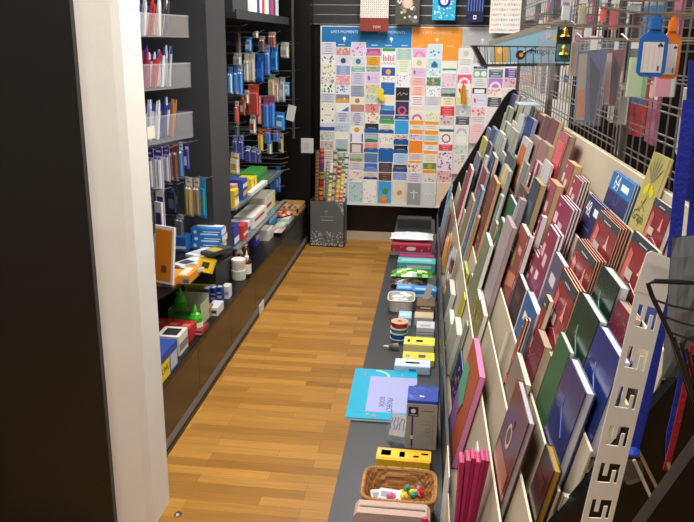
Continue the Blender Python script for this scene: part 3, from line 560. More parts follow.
FB = [
 (228,67,234,94,4.3,'first blue marker pack at the upright','#3f8fd8','#cfe2f4','p'),
 (234,66,239,94,4.4,'second blue marker pack beside the upright','#3a80d0','#dce8f4','p'),
 (238,64,244,96,4.5,'third blue marker pack, nearest the white rulers','#4a9ae0','#e8f2fa','b'),
 (233,53,243,66,4.55,'pale grey flat pack above the blue markers','#d0ccc4','#a8a49c','w'),
 (237,25,242,55,4.7,'tall dark spiral brush pack under the high shelf','#5a5048','#a89888','p'),
 (244,53,250,82,4.7,'first white ruler hanging in the far bay','#dedad0','#c0bcb0','p'),
 (249,52,256,82,4.8,'second white ruler hanging in the far bay','#e4e0d6','#b8b4a8','p'),
 (245,37,253,52,4.8,'small light blue pack under the high shelf','#5aa0dc','#e0ecf4','w'),
 (253,31,259,38,4.9,'small white round tag pack','#dcdcd8','#a8a8a8','w'),
 (256,53,265,83,4.95,'bright blue bottle shaped pack','#2266cc','#3f88e4','h'),
 (259,36,266,52,5.0,'dark brush set pack with pale tips','#6a4a44','#d8c8b8','b'),
 (265,45,271,76,5.1,'slim blue brush pack','#3a80d0','#8abcec','b'),
 (268,32,277,48,5.25,'brown bristle brush pack','#a05a40','#e4c8a8','b'),
 (271,44,279,72,5.3,'wide blue folder pack','#4a9ae4','#2a6ac0','h'),
 (280,42,290,58,5.7,'cream label card at the far end of the far bay','#dcd8c0','#b8a0b0','w'),
 (247,84,261,116,4.75,'tall red paint tube pack','#c83028','#e05a48','b'),
 (235,101,240,124,4.45,'red and white correction pen pack','#d85a4a','#ece6e2','b'),
 (240,94,247,116,4.6,'brown bear shaped eraser pack','#9a5a3c','#e0d0c0','h'),
 (244,90,250,104,4.62,'white dome pack over the red tubes','#e4e0dc','#c04038','w'),
 (250,113,257,134,4.75,'white and red glue pen pack','#e8e4e4','#c03838','w'),
 (257,96,262,124,4.85,'pink and white long pencil pack','#d88a98','#f0e8ea','b'),
 (263,96,270,128,5.0,'first tall blue pencil pack with red tops','#2c7cd8','#c84a5a','b'),
 (269,95,276,128,5.1,'second tall blue pencil pack with red tops','#3488e0','#c85a60','b'),
 (275,112,286,130,5.3,'blue pack with white window','#3a98e8','#f0f4f8','w'),
 (268,74,276,96,5.2,'green and orange sticker pack','#c8b088','#6aa070','b'),
 (272,78,280,102,5.35,'pink and grey craft pack','#c8a8a4','#e8e0dc','w'),
 (279,77,286,102,5.5,'clear pack of buttons in the far bay','#a8b4c0','#e4e8ec','w'),
 (284,82,290,96,5.75,'light blue small pack beside the steel post','#78b8e0','#e8ecf0','w'),
 (236,122,240,136,4.5,'small black and silver knife pack','#55565a','#b8bcc0','b'),
 (258,129,264,151,4.9,'yellow pencil pack with red header, far bay','#e4c22c','#c84038','b'),
 (264,128,272,144,5.0,'short blue pack below the tall blue pencils','#2f74c8','#d8607a','b'),
 (267,140,273,154,5.05,'grey metal ruler pack','#9a9ea2','#d8dce0','p'),
 (273,130,280,142,5.15,'small bright blue pack with red header','#2a78d0','#d85a6a','b'),
 (279,133,284,153,5.3,'tan notebook pack hanging low','#cdb894','#5a5448','w'),
 (233,135,239,158,4.4,'first indigo glue stick pack','#343c9c','#8a9ae0','b'),
 (239,135,245,160,4.5,'second indigo glue stick pack','#3f4ab0','#a8b4ec','b'),
 (246,146,252,162,4.6,'small navy and white pack','#2c3c8c','#d8dcec','b'),
 (252,147,258,163,4.7,'small navy and pale blue pack','#34488c','#a8c0dc','b'),
 (257,150,262,163,4.8,'small navy pack nearest the red rolls','#2c3c7c','#c8d0e8','b'),
 (270,173,277,194,5.35,'blue pouch hanging under the upper glass shelf','#2666bc','#4a8ad8','h'),
 (276,166,281,192,5.5,'bright blue pouch beside the hooks','#2c7cd0','#d8e8f4','h'),
 (230,153,241,174,4.25,'white hanging card of gold letters','#ece9e0','#d0a030','w'),
]
for a in FB: packet(a[0], a[1], a[2], a[3], a[4], a[5], a[6], c2=a[7], style=a[8], rot=-30)
a = P(291, 112, y=5.85)
tag(MB().rbox((-.035, 0, -.06), (.035, .003, .06), '#e4e2da').build('price_tag', PAPER, None, T(*P(291, 113, y=5.8)) @ R(-20) @ R(12, 'Y')), 'white price tag hanging from the last hook by the steel post', 'tag')
b_ = P(291, 113, y=5.8); m = MB(); m.tube([(XL + .034, 5.84, b_.z + .056), (b_.x - .02, 5.806, b_.z + .056), (b_.x + .03, 5.802, b_.z + .06)], .0022, '#b8b8bc'); tag(m.build('peg_hook', METAL), 'steel peg hook holding the white price tag', 'hook', 'peg hooks in the left bays')
m = MB(); m.tube([(XL + .03, 5.95, .9), (XL + .05, 5.95, .9)], .004, '#999999')
x = P(293, 40, y=5.9).x
m = MB(); m.box((x - .008, 5.89, .9), (x + .008, 5.91, 2.4), '#9a9c98'); 
tag(m.build('steel_post', METAL), 'thin steel post at the far end of the left bays', 'post')
m = MB()
for z in (.98, 1.2, 1.42, 1.62): m.tube([(XL + .036, 5.9, z), (x - .0095, 5.9, z)], .004, '#a8aaa8'); m.tube([(x + .0095, 5.9, z), (x + .05, 5.88, z + .01)], .003, '#a8aaa8')
tag(m.build('wire_brace', METAL), 'row of steel wire braces holding the steel post', 'brace')
for i, (px, py) in enumerate([(286, 152), (288, 158), (287, 163), (289, 170), (284, 187), (276, 157)]):
    e = P(px, py, y=5.6); m = MB(); m.tube([(XL + .034, 5.6 + i * .01, e.z - .01), (e.x - .05, 5.6 + i * .01, e.z - .01), (e.x, 5.6 + i * .01, e.z + .005)], .003, '#c0c2c0')
    tag(m.build('peg_hook', METAL), 'empty steel peg hook at the far end of the far bay, %s' % ['topmost by the post', 'just under the topmost', 'third one down', 'tipped up fourth one', 'lowest of all', 'set apart'][i], 'hook', 'empty peg hooks')
# ---- red rolls, shelf goods in the far bay
for i in range(3):
    p = P(264 + i * 5, 163, y=4.9 + .12 * i)
    tag(MB().lathe([(.0, 0), (.028, 0), (.028, .05), (.018, .05), (.018, .052)], '#b83038', 14).build('ribbon_roll', GLOSS, None, T(-1.3, 4.85 + .13 * i, .7155)), 'small dark red ribbon roll standing on the upper glass shelf, %s of three' % ['nearest', 'middle', 'farthest'][i], 'ribbon', 'red ribbon rolls')
def on(z, spec):
    for (nm, lb, cat, y0, y1, xf, dx, h, c, fx) in spec:
        w_ = y1 - y0   # front faces +X (the aisle)
        m = MB(); m.rbox((-w_/2, 0, 0), (w_/2, dx, h), c, min(.003, w_*.05))
        for f in fx: f(m, w_, h, dx)
        tag(m.build(nm, PAPER, None, T(xf, (y0 + y1) / 2, z + .0005) @ R(90)), lb, cat)
on(.715, [
 ('carton','yellow and white glue carton at the near end of the upper glass shelf','box',4.13,4.22,-1.13,.1,.1,'#e0c23a',[fband(.1,.45,'#f0eee6'),fband(.6,.7,'#4a6ab0')]),
 ('carton','pink and white paint bottle box','box',4.25,4.32,-1.16,.08,.11,'#d8a0a0',[fband(.2,.5,'#f4f0ee')]),
 ('carton','blue and orange glue carton on the upper glass shelf','box',4.36,4.47,-1.14,.1,.12,'#2c4fa0',[fband(.2,.42,'#e89a2c'),fband(.6,.8,'#e8e4dc')]),
 ('carton','green plastic box on the upper glass shelf','box',4.86,5.2,-1.18,.12,.07,'#3f9a3c',[fband(.3,.6,'#2f7a30')]),
 ('carton','small yellow box beside the green box','box',4.66,4.80,-1.16,.1,.075,'#ead02c',[fdisc(.5,.5,.02,'#d8502c')]),
 ('paper_pad','flat pad of white paper near the front of the upper glass shelf','pad',4.5,4.95,-1.122,.035,.018,'#dfe0dd',[fband(.4,.5,'#8a9aa0')]),
 ('carton','orange topped small pack behind the yellow carton','box',4.13,4.24,-1.26,.1,.15,'#e8b040',[fband(.1,.4,'#3a78b8')]),
])
on(.485, [
 ('carton','purple and white pack at the near end of the lower glass shelf','box',4.13,4.24,-1.14,.1,.12,'#33439a',[fband(.1,.4,'#e4e4ea')]),
 ('carton','red pack leaning at the front of the lower glass shelf','box',4.27,4.38,-1.12,.06,.09,'#c83a3a',[fband(.3,.5,'#f0d8d0')]),
 ('carton','blue and white staple carton on the lower glass shelf','box',4.4,4.52,-1.14,.12,.07,'#dfe2ea',[fband(.1,.5,'#3a5ab0')]),
 ('carton','white carton with red lettering on the lower glass shelf','box',4.56,4.95,-1.13,.13,.075,'#e6e2da',[fband(.5,.75,'#b84a4a',.1,.8)]),
 ('carton','cream carton with a yellow corner on the lower glass shelf','box',5.0,5.32,-1.15,.12,.11,'#dcd6c4',[fband(.0,.9,'#e4c84a',.78,.98),fband(.3,.5,'#a84038',.05,.6)]),
 ('carton','navy pack behind the staple carton','box',4.3,4.52,-1.28,.08,.11,'#2a3678',[fband(.6,.8,'#c8d0e8')]),
])
on(ZB, [
 ('carton','first indigo ink carton beside the brown bottles','box',4.56,4.68,-1.20,.12,.11,'#352f86',[fband(.15,.4,'#c8c4e4')]),
 ('carton','second indigo ink carton, taller and behind the first','box',4.62,4.74,-1.34,.12,.15,'#40369a',[fband(.2,.35,'#d8d4ec')]),
 ('carton','violet carton with pale band, nearest the white tub','box',4.74,4.84,-1.16,.1,.10,'#4a3fa8',[fband(.4,.7,'#cfcbe8')]),
 ('carton','white square tub box on the cabinet top','box',4.90,5.06,-1.11,.1,.075,'#dcdad2',[fband(.2,.6,'#c8c4ba')]),
 ('carton','bright blue carton leaning in the far bay','box',5.15,5.42,-1.16,.14,.12,'#2f80cc',[fband(.5,.8,'#8fc0e8')]),
 ('carton','white tissue like bundle on the cabinet top','box',5.42,5.62,-1.07,.16,.04,'#dfe0de',[fband(.3,.5,'#b0b8c0')]),
 ('carton','red and yellow flat carton far along the cabinet top','box',5.5,5.66,-1.25,.14,.09,'#c0303c',[fband(.2,.5,'#e8b83a')]),
 ('carton','pale green and white paper pack under the blue carton','box',5.2,5.4,-1.08,.07,.02,'#bcd4b0',[fband(.3,.6,'#e8eee8')]),
])
m = MB(); m.box((0, 0, 0), (.19, .34, .012), '#c8a878')
for s_ in ((0, 0, .19, .012), (0, .328, .19, .34), (0, 0, .012, .34), (.178, 0, .19, .34)): m.box((s_[0], s_[1], .012), (s_[2], s_[3], .05), '#b8925c')
t = thing('wooden_tray', 'shallow kraft tray at the far end of the cabinet top', 'tray', T(-1.245, 5.72, ZB)); m.build('tray_body', PAPER, t)
for i in range(8):
    tag(MB().lathe([(0, 0), (.012, .001), (.012, .02), (0, .024)], ['#6a4a7a', '#a87868', '#c8b8a8', '#b84848'][i % 4], 8).build('craft_bead', GLOSS, None, T(-1.20 + .045 * (i % 3), 5.78 + .07 * (i // 3) + .01 * i, ZB + .0125)), '%s craft bead in the kraft tray, %s row' % (['purple', 'rust', 'sand', 'red'][i % 4], ['near', 'middle', 'far'][i // 3]), 'bead', 'craft beads in the tray')
def pillow_mesh(L, Wd, H, c, c2=None, n=8, seed=0):
    rnd = random.Random(seed); m = MB(); vs = []; fs = []
    for s_ in (1, -1):
        for i in range(n + 1):
            for j in range(n + 1):
                u, v = i / n, j / n; b = (math.sin(PI * u) * math.sin(PI * v)) ** .45
                z = H * .5 + s_ * H * .5 * b * (1 if s_ > 0 else 1) + (rnd.uniform(-1, 1) * H * .07 * b if s_ > 0 else 0)
                vs.append(((u - .5) * L * (1 - .05 * math.sin(PI * v)), (v - .5) * Wd, z))
    N = (n + 1) ** 2
    for s_ in (0, 1):
        for i in range(n):
            for j in range(n):
                a = s_ * N + i * (n + 1) + j; f = (a, a + n + 1, a + n + 2, a + 1); fs.append(f if s_ == 0 else f[::-1])
    m.add(vs, fs, c)
    if c2:
        m.c = [lin(c2[(k * 7 + k // n) % len(c2)]) if rnd.random() < .45 else m.c[k] for k in range(len(m.c))]
    return m
tag(pillow_mesh(.2, .3, .07, '#8a5038', ['#6a9a3a', '#b87858', '#5a3a30', '#a83a3a'], seed=2).build('wool_bag', PLAST, None, T(-1.42, 5.0, ZB + .002) @ R(10)), 'clear bag of brown and green pompoms on the cabinet top', 'bag')
tag(pillow_mesh(.16, .2, .03, '#c83a34', ['#e8a040', '#d8d0c0'], seed=3).build('sachet', GLOSS, None, T(-1.15, 5.52, ZB + .0415) @ R(-30)), 'red and yellow sachet lying near the kraft tray', 'packet')
tag(pillow_mesh(.1, .16, .04, '#b89a98', ['#d8c8c4', '#a86a68'], seed=5).build('small_bag', PLAST, None, T(-1.1, 5.02 + .12, ZB + .001)), 'dusty pink small bag beside the white tub box', 'bag')
# ---- bottles
def bottle(x, y, z, body, label, lb_c, h=.15, r=.026, spout='#eeeeea', grp=None, nm='bottle'):
    t = thing(nm, label, 'bottle', T(x, y, z), grp)
    MB().lathe([(r*.9, 0), (r, .006), (r, h*.58), (r*.75, h*.66), (r*.4, h*.70)], body, 16).build('body', GLOSS, t, smooth=False)
    MB().lathe([(r*.5, h*.70), (r*.5, h*.78), (r*.28, h*.8), (r*.1, h)], spout, 12).build('nozzle', PLAST, t)
    if lb_c: MB().lathe([(r*1.015, h*.12), (r*1.015, h*.5)], lb_c, 16).build('label', PAPER, t)
    return t
bt = [(248, 277, '#4a1c10', 'dark brown bottle with a white nozzle and label, nearest the cabinet edge', '#e8e4dc', .155), (242, 272, '#52200f', 'dark brown bottle behind the edge bottle', None, .155), (246, 264, '#5a2412', 'dark brown bottle at the back of the group', None, .155)]
for i, (px, py, c, lb, lc, h) in enumerate(bt): p = P(px, py, z=ZB); bottle(p.x - .01, p.y + .02, ZB, c, lb, lc, h, grp='glue bottles with white nozzles')
for i, (px, py, lb) in enumerate([(235, 284, 'white nozzled bottle just behind the white pots'), (233, 277, 'second white nozzled bottle in the row'), (236, 270, 'third white nozzled bottle in the row'), (238, 264, 'farthest white nozzled bottle in the row')]):
    p = P(px, py, z=ZB); bottle(-1.17 - .03 * (i % 2), 4.13 + .09 * i, ZB, '#d8d4cc' if i else '#dedbd3', lb, '#c8b8a8', .14, .022, grp='glue bottles with white nozzles')
for i, (x, y, s_) in enumerate([(-1.10, 4.01 - .05, ''), (-1.10, 4.01 - .05, 'top')]):
    z = ZB + i * .062
    t = thing('paint_pot', ['white paint pot, lower of the stacked pair beside the brown bottles', 'white paint pot with a pale lid, stacked on another beside the brown bottles'][i], 'pot', T(-1.095, 4.04, z), 'stacked white pots')
    MB().lathe([(.038, 0), (.04, .004), (.04, .046)], '#d9d5cb', 18).build('body', PAPER, t)
    MB().lathe([(.042, .047), (.042, .058), (.038, .061), (0, .061)], '#e8e4da', 18).build('lid', PLAST, t)
    MB().lathe([(.0405, .012), (.0405, .036)], '#cfc0b0' if i else '#c8d8b8', 18).build('label', PAPER, t)
# ---- goods on the near cabinet top
def put(nm, lb, cat, px, c, faces=(), z0=ZB, **k):
    x0, x1, y0, y1, a, b = setpx(z0, *px); 
    y1 = min(y1, y0 + k.pop('maxd', .25)); 
    if 'h' in k: b = z0 + k.pop('h')
    return carton(nm, lb, cat, x0, x1, y0, y1, z0 + .0005, b, c, faces, **k)
carton('glue_carton', 'blue carton with a yellow panel at the near end of the cabinet top', 'box', -1.2, -1.045, 2.64, 2.84, ZB + .0005, ZB + .115, '#27479a', [fband(.0, .9, '#e8d02c', .3, .98), ftext('UHU', '#111111', .35, .35, .64), lambda m, w_, h, d_: m.quad([(w_/2 + .0008, .004, .002), (w_/2 + .0008, .10, .002), (w_/2 + .0008, .10, h*.7), (w_/2 + .0008, .004, h*.7)], '#e8d02c'), lambda m, w_, h, d_: m.text('UHU', 0, h*.4, .03, '#111111', 0, 0, T(w_/2 + .0016, .05, 0) @ R(90), maxw=.085), lambda m, w_, h, d_: m.quad([(w_/2 + .0008, .11, h*.1), (w_/2 + .0008, .19, h*.1), (w_/2 + .0008, .19, h*.7), (w_/2 + .0008, .11, h*.7)], '#b8c0d8')])
carton('staple_carton', 'white carton with black lid printing among the red boxes', 'box', -1.17, -1.066, 2.92, 3.04, ZB + .0005, ZB + .09, '#e4e0d6', [fband(.15, .5, '#3a3a3c', .1, .9), fband(.6, .75, '#a83030', .1, .6), tband(.15, .8, '#28282a', .2, .85), sband(.2, .6, '#8a8478')])
for i in range(3):
    carton('red_box', 'small red box with pale lettering, %s of the red row on the cabinet top' % ['leftmost', 'middle', 'rightmost'][i], 'box', -1.255 + i * .062, -1.197 + i * .062, 3.08, 3.19, ZB + .0005, ZB + .068 - .003 * i, '#b8222a', [fband(.3, .6, '#e8c8c0', .15, .85), tband(.3, .6, '#d86a60', .2, .8)], group='red boxes on the cabinet top')
# glue display tray
A = P(166, 334, z=ZB); B = P(203, 326, z=ZB)
t = thing('display_box', 'open cardboard display box with a green front holding glue bottles', 'display box', T(-1.16, 3.27, ZB + .0005))
m = MB(); wd, dp, hh = .165, .13, .09
m.box((-wd/2, 0, 0), (wd/2, .003, .085), '#4a9a3c'); m.rect(-wd/2, .0, wd/2, .02, '#b8c8a0', -.0005); m.rect(-.055, .055, .06, .075, '#2c6a2c', -.0005);
m.box((-wd/2, dp, 0), (wd/2, dp + .003, .13), '#c8cbb8'); m.box((-wd/2, 0, 0), (-wd/2 + .003, dp, .08), '#b8bca8'); m.box((wd/2 - .003, 0, 0), (wd/2, dp, .11), '#b8c4a0'); m.box((-wd/2, 0, 0), (wd/2, dp, .003), '#a8ac98')
m.build('tray', PAPER, t)
for i, (dx, dy, lb) in enumerate([(-.042, .07, 'tall lime green glue bottle in the display box, left'), (.055, -.04, 'lime green glue bottle standing in front of the display box')]):
    W = t.matrix_basis @ T(dx, dy, .0035); p = W.to_translation()
    g = thing('glue_bottle', lb, 'bottle', W if i == 0 else T(-1.09, 3.225, ZB + .0005), 'green glue bottles')
    H = .19 if i == 0 else .13; k = H / .19
    m = MB(); pr = [(.03, 0), (.034, .01), (.033, .10 * k), (.022, .125 * k), (.010, .135 * k)]
    m.lathe(pr, '#3fae2c', 14); m.build('body', GLOSS, g); MB().lathe([(.011, .135 * k), (.010, .155 * k), (.003, .19 * k)], '#58c83a', 10).build('cap', PLAST, g)
    MB().lathe([(.0343, .03 * k), (.0343, .07 * k)], '#e8f0e0' if i else '#c83a2c', 14).build('label', PAPER, g)
for i in range(3):
    put('blue_box', 'small blue box with a white top stripe, %s of three on the cabinet top' % ['left', 'middle', 'right'][i], 'box', (203 + i * 6.5, 209 + i * 6.5, 306 - i * 2, 290 - i, 285), '#22408c', [fband(.25, .45, '#b8c8e8'), tband(.2, .8, '#d8dcE4', .1, .9), fband(.6, .7, '#c8d4ec')], group='three blue boxes in a row', maxd=.09)
put('white_box', 'small white box with blue print right of the three blue boxes', 'box', (222, 229, 299, 287, 283), '#dcdcd8', [fband(.3, .6, '#8aa0c0')])
put('narrow_box', 'white and dark narrow box in front of the blue boxes', 'box', (207, 218, 316, 308, 300), '#d8d8dc', [fband(.3, .7, '#3a3a48', .1, .9)])
put('tan_box', 'tan and white narrow box beside the display box', 'box', (202, 210, 318, 308, 303), '#a8785a', [fband(.2, .5, '#e0d8cc')])
put('yellow_carton', 'long olive yellow carton at the back of the cabinet top', 'box', (184, 215, 297, 286, 281), '#b8a820', [fband(.2, .8, '#8a8a20', .08, .6), tband(.1, .9, '#c8bc30')], maxd=.04)
put('red_flat_box', 'flat dark red box at the cabinet edge by the display box', 'box', (192, 202, 336, 331, 322), '#8a2430', [fband(.3, .6, '#d8b0b0')])
# shelf goods, near bay
ZS = .6005
x0_, x1_, y0_, y1_, _a, _b = setpx(ZS, 190, 222, 249, 241, 235)
for i in range(3):
    carton('staple_box', 'blue and white carton, %s of the stack of three on the near shelf' % ['lowest', 'middle', 'topmost'][i], 'box', x0_ + .006 * (i % 2), x1_ + .006 * (i % 2), y0_ + .004 * i, y0_ + .10, ZS + i * .0352, ZS + i * .0352 + .035, '#1f78c4', [fband(.1, .3, '#e4ecf4', .3, .9), fband(.5, .62, '#e4ecf4', .4, .95), fdisc(.15, .5, .01, '#e8f0f8'), sband(.05, .95, '#e6e2de'), tband(.5, .98, '#e4e8ee', .1, .95)], group='stacked blue cartons on the near shelf')
put('blue_carton', 'single blue carton behind the white packs on the near shelf', 'box', (166, 187, 252, 237, 230), '#1d5fae', [fband(.2, .4, '#dce6f0')], z0=ZS, maxd=.1)
for i, (a, b, c, d, e, c1, c2, lb) in enumerate([(168, 190, 268, 262, 250, '#dfe0e4', '#4a4a58', 'white flat marker pack lying on the near shelf'), (182, 204, 258, 255, 240, '#e6e6e8', '#b8bcc8', 'second white flat pack lying on the near shelf'), (176, 198, 272, 270, 262, '#d8d4cc', '#8a8a90', 'slim grey pack at the edge of the near shelf'), (198, 214, 256, 253, 243, '#3a3c40', '#b8a830', 'dark pack with yellow strip on the near shelf')]):
    put('flat_pack', lb, 'packet', (a, b, c, d, e), c1, [tband(.2, .6, c2, .1, .9)], z0=ZS + (.0165 if i > 1 else 0), maxd=.16, rot=-25, h=.012 + .002 * i)
for i, (a, b, c, d, e, lb) in enumerate([(150, 174, 287, 279, 268, 'orange and white carton, left one at the near end of the shelf'), (176, 190, 284, 276, 264, 'orange and white carton, right one at the near end of the shelf')]):
    put('orange_carton', lb, 'box', (a, b, c, d, e), '#d8902c', [fband(.1, .6, '#2c5aa8', .5, .95), tband(.1, .8, '#e8d8c0', .1, .7)], z0=ZS, maxd=.16, group='orange cartons on the near shelf')
a = P(204, 244, y=3.25)
m = MB(); m.rbox((-.045, 0, 0), (.045, .004, .07), '#e8c41c', .01); m.rect(-.02, .02, .02, .05, '#3a3a20', -.0006)
tag(m.build('yellow_tag', PAPER, None, T(a.x, 3.22, ZS + .012) @ R(-20) @ R(-35, 'X')), 'yellow shelf tag in front of the blue cartons', 'tag')
q_ = P(161, 256, y=2.98); W = T(q_.x, 2.98, ZS + .03) @ R(-22) @ R(-7, 'X')
t = thing('orange_pad', 'tall orange pad with a white border at the near end of the shelf', 'pad', W)
MB().box((-.055, 0, 0), (.055, .012, .25), '#f0eae0').build('pages', PAPER, t); m = MB(); m.rect(-.045, .012, .045, .235, '#ee8a1c', -.001); m.rect(-.01, .05, .02, .08, '#7a5040', -.002); m.build('cover', PAPER, t)
# ------------------------------------------------------------------ ledge and tiered book rack
VN, VF = 1.30, 5.08          # near and far ends of the rack, along its own axis
def L2(u, v, z=0): return RZ @ Vector((u, v, z))
t = thing('ledge_unit', 'long low charcoal ledge running along the foot of the book rack', 'ledge', T(0, 0, 0))
a, b = L2(.0985, 1.0), L2(.0985, 5.84)
MB().prism([(-.262, 1.0), (a.x, 1.0), (b.x, 5.84), (-.272, 5.84)], .022, .3, '#3d4045').build('body', CHAR, t)
MB().prism([(-.25, 1.0), (a.x, 1.0), (b.x, 5.82), (-.26, 5.82)], 0, .0215, '#111111').build('plinth', LAM, t)
D = [(.106, .512), (.192, .663), (.237, .74), (.283, .82), (.335, .91), (.39, 1.01), (.45, 1.11), (.51, 1.21), (.566, 1.316)]
S10 = math.tan(math.radians(12)); FLO = [.42] + [z - .14 for u, z in D[2:]]
BEIGE = mat('beige_board', .6, attr=True, noise=.06, nscale=5)
rk = thing('book_rack', 'long tiered beige and black display rack full of books and notebooks', 'display rack', RZ)
m = MB(); m.box((.1, VN, 0), (.106, VF, .512), '#34373b'); m.box((.099, VN, .508), (.1075, VF, .514), '#55585c'); m.build('front_lip', CHAR, rk)
for k in range(1, 9):
    u, z = D[k]; zf = FLO[k - 1]; m = MB(); vn = VN
    ub = u - (z - zf) * S10; th_ = .004
    m.add([(u, vn, z), (u + th_, vn, z), (ub + th_, vn, zf), (ub, vn, zf), (u, VF, z), (u + th_, VF, z), (ub + th_, VF, zf), (ub, VF, zf)],
          [(0,1,2,3), (7,6,5,4), (0,4,5,1), (1,5,6,2), (2,6,7,3), (3,7,4,0)], '#b5a892')
    m.box((u - .0005, vn, z), (u + th_ + .0005, VF, z + .0025), '#e6dcc4'); m.build('divider', BEIGE, rk)
    up, zp = D[k - 1]; uf = (up - (zp - zf) * S10) if k > 1 else .106
    MB().box((uf, vn, zf - .004), (ub + .004, VF, zf), '#a89c88').build('tier_floor', BEIGE, rk)
m = MB(); m.box((.572, VN, .6), (.582, VF, 1.318), '#b8ab94')
for v in (1.9, 2.15, 2.9, 3.6, 4.3): m.box((.5655, v, 1.298), (.568, v + .006, 1.304), '#3a3428')
m.build('back_panel', BEIGE, rk)
def endp(v0, v1, c):
    pts = [(.1012, .022), (.1012, .30), (.1012, .50), (.12, .585), (.50, 1.305), (.53, 1.345), (.56, 1.362), (.575, 1.355), (.583, 1.32), (.583, .022)]
    n = len(pts)
    return MB().add([(u, v0, z) for u, z in pts] + [(u, v1, z) for u, z in pts], [tuple(range(n)), tuple(range(n, 2*n))[::-1]] + [(i, i+n, (i+1)%n+n, (i+1)%n) for i in range(n)], c)
endp(VF, VF + .03, '#121316').build('end_panel', LAM, rk)
def endn():
    pts = [(.112, .31)] + [(.112, .45)] + [(u - .01, z - .06) for u, z in D[1:]] + [(.583, 1.31), (.583, .31)]
    n = len(pts)
    return MB().add([(u, VN - .03, z) for u, z in pts] + [(u, VN, z) for u, z in pts], [tuple(range(n)), tuple(range(n, 2*n))[::-1]] + [(i, i+n, (i+1)%n+n, (i+1)%n) for i in range(n)], '#121316')
endn().build('end_panel', LAM, rk)
MB().box((.112, VN, .022), (.58, VF, .40), '#1a1a1c').build('base', LAM, rk)
# ---- books: k tier, far-top and near-top corner of the front cover (photo), total depth, copies
def rrow(px, py, k, off, lean):
    """meet the view line with the plane of a cover that leans on divider k+1, off in front of it"""
    d = RZi.to_3x3() @ ray(px, py); tl = math.tan(math.radians(lean)); u0, z0 = D[k + 1]; u0 -= .002 + off
    # u = u0 + (z - z0)*tl
    t_ = (u0 + (CH - z0) * tl) / (d.x - d.z * tl)
    return Vector((d.x * t_, d.y * t_, CH + d.z * t_))
PEND = []
def mute(c, f=.84, g=.12):
    h = [int(c[i:i + 2], 16) for i in (1, 3, 5)]; L = sum(h) / 3
    return '#%02x%02x%02x' % tuple(int(max(0, min(255, (v * (1 - g) + L * g) * f))) for v in h)
def book(k, F, N, t_, label, c, name='notebook', cat='notebook', n=1, pages='#ece8da', style=None, c2='#f0f0f0', lean=12.2, grp='notebooks on the tiered rack', hard=False, wmin=.05, step=(0, 0), side=None, labels=None, wmax=.23, cover2=None):
    t_ = min(t_, D[k+1][0] - D[k][0] - .0115 - (D[k+1][1] - D[k][1]) * S10 if k else .026)
    lean = 12.2
    cl = math.cos(math.radians(lean)); a = rrow(*F, k, t_ / cl + .0012, lean); b = rrow(*N, k, t_ / cl + .0012, lean)
    vt = min(a.y, VF - .003); vb = min(vt - wmin, max(b.y, vt - wmax)); vb = max(vb, VN + .003)
    c = mute(c); PEND.append(dict(locals()))
def flush():
    tiers = {}
    for d in PEND: tiers.setdefault(d['k'], []).append(d)
    for k, L in tiers.items():
        L.sort(key=lambda d: -d['vt'])
        for d, e in zip(L, L[1:]):
            if e['vt'] > d['vt'] - .02: e['vt'] = d['vt'] - .02
            if d['vb'] < e['vt'] + .0015: d['vb'] = e['vt'] + .0015
            if e['vb'] > e['vt'] - .018: e['vb'] = e['vt'] - .018
    for d in PEND:
        for drop in ('d_',): d.pop(drop, None)
        book_build(**d)
def book_build(k, F, N, t_, label, c, name, cat, n, pages, style, c2, lean, grp, hard, wmin, step, side, labels, wmax, cover2, cl, a, b, vt, vb):
    w_ = vt - vb; zt = (a.z + b.z) / 2; u_t = (a.x + b.x) / 2
    zf = FLO[k] + .0015 + (t_ / n) * math.sin(math.radians(lean))
    H = (zt - zf) / cl; u_b = u_t - (zt - zf) * math.tan(math.radians(lean))
    t1 = t_ / n
    for i in range(n):
        # local: X = -v, Y = +u, Z up; lean about X
        Wb = RZ @ T(u_b + i * t1 / cl, vt - w_/2 - i * step[0], zf) @ R(-90) @ R(-lean, 'X')
        Hi = H + i * step[1]
        lb = label if n == 1 else (labels[i] if labels else '%s, %s' % (label, ['front copy', 'second copy', 'third copy', 'fourth copy', 'fifth copy'][min(i, 4)]))
        t = thing(name, lb, cat, Wb, grp); ct = .0028 if hard else .0012; te = t1 - (.0012 if n > 1 else .0002)
        m = MB(); m.box((-w_/2, 0, 0), (w_/2, ct, Hi), c); m.box((-w_/2, te - ct, 0), (w_/2, te, Hi), cover2 or c); m.box((-w_/2, ct, 0), (-w_/2 + ct, te - ct, Hi), c)
        if i == 0: deco(m, style, w_, Hi, c, c2)
        m.build('cover', GLOSS if hard or style in ('128', 'red') else PAPER, t)
        g = .004 if hard else .0012
        MB().box((-w_/2 + ct + .0003, ct + .0003, g), (w_/2 - g, te - ct - .0003, Hi - g * .6), side or pages).build('pages', PAPER, t)
    return
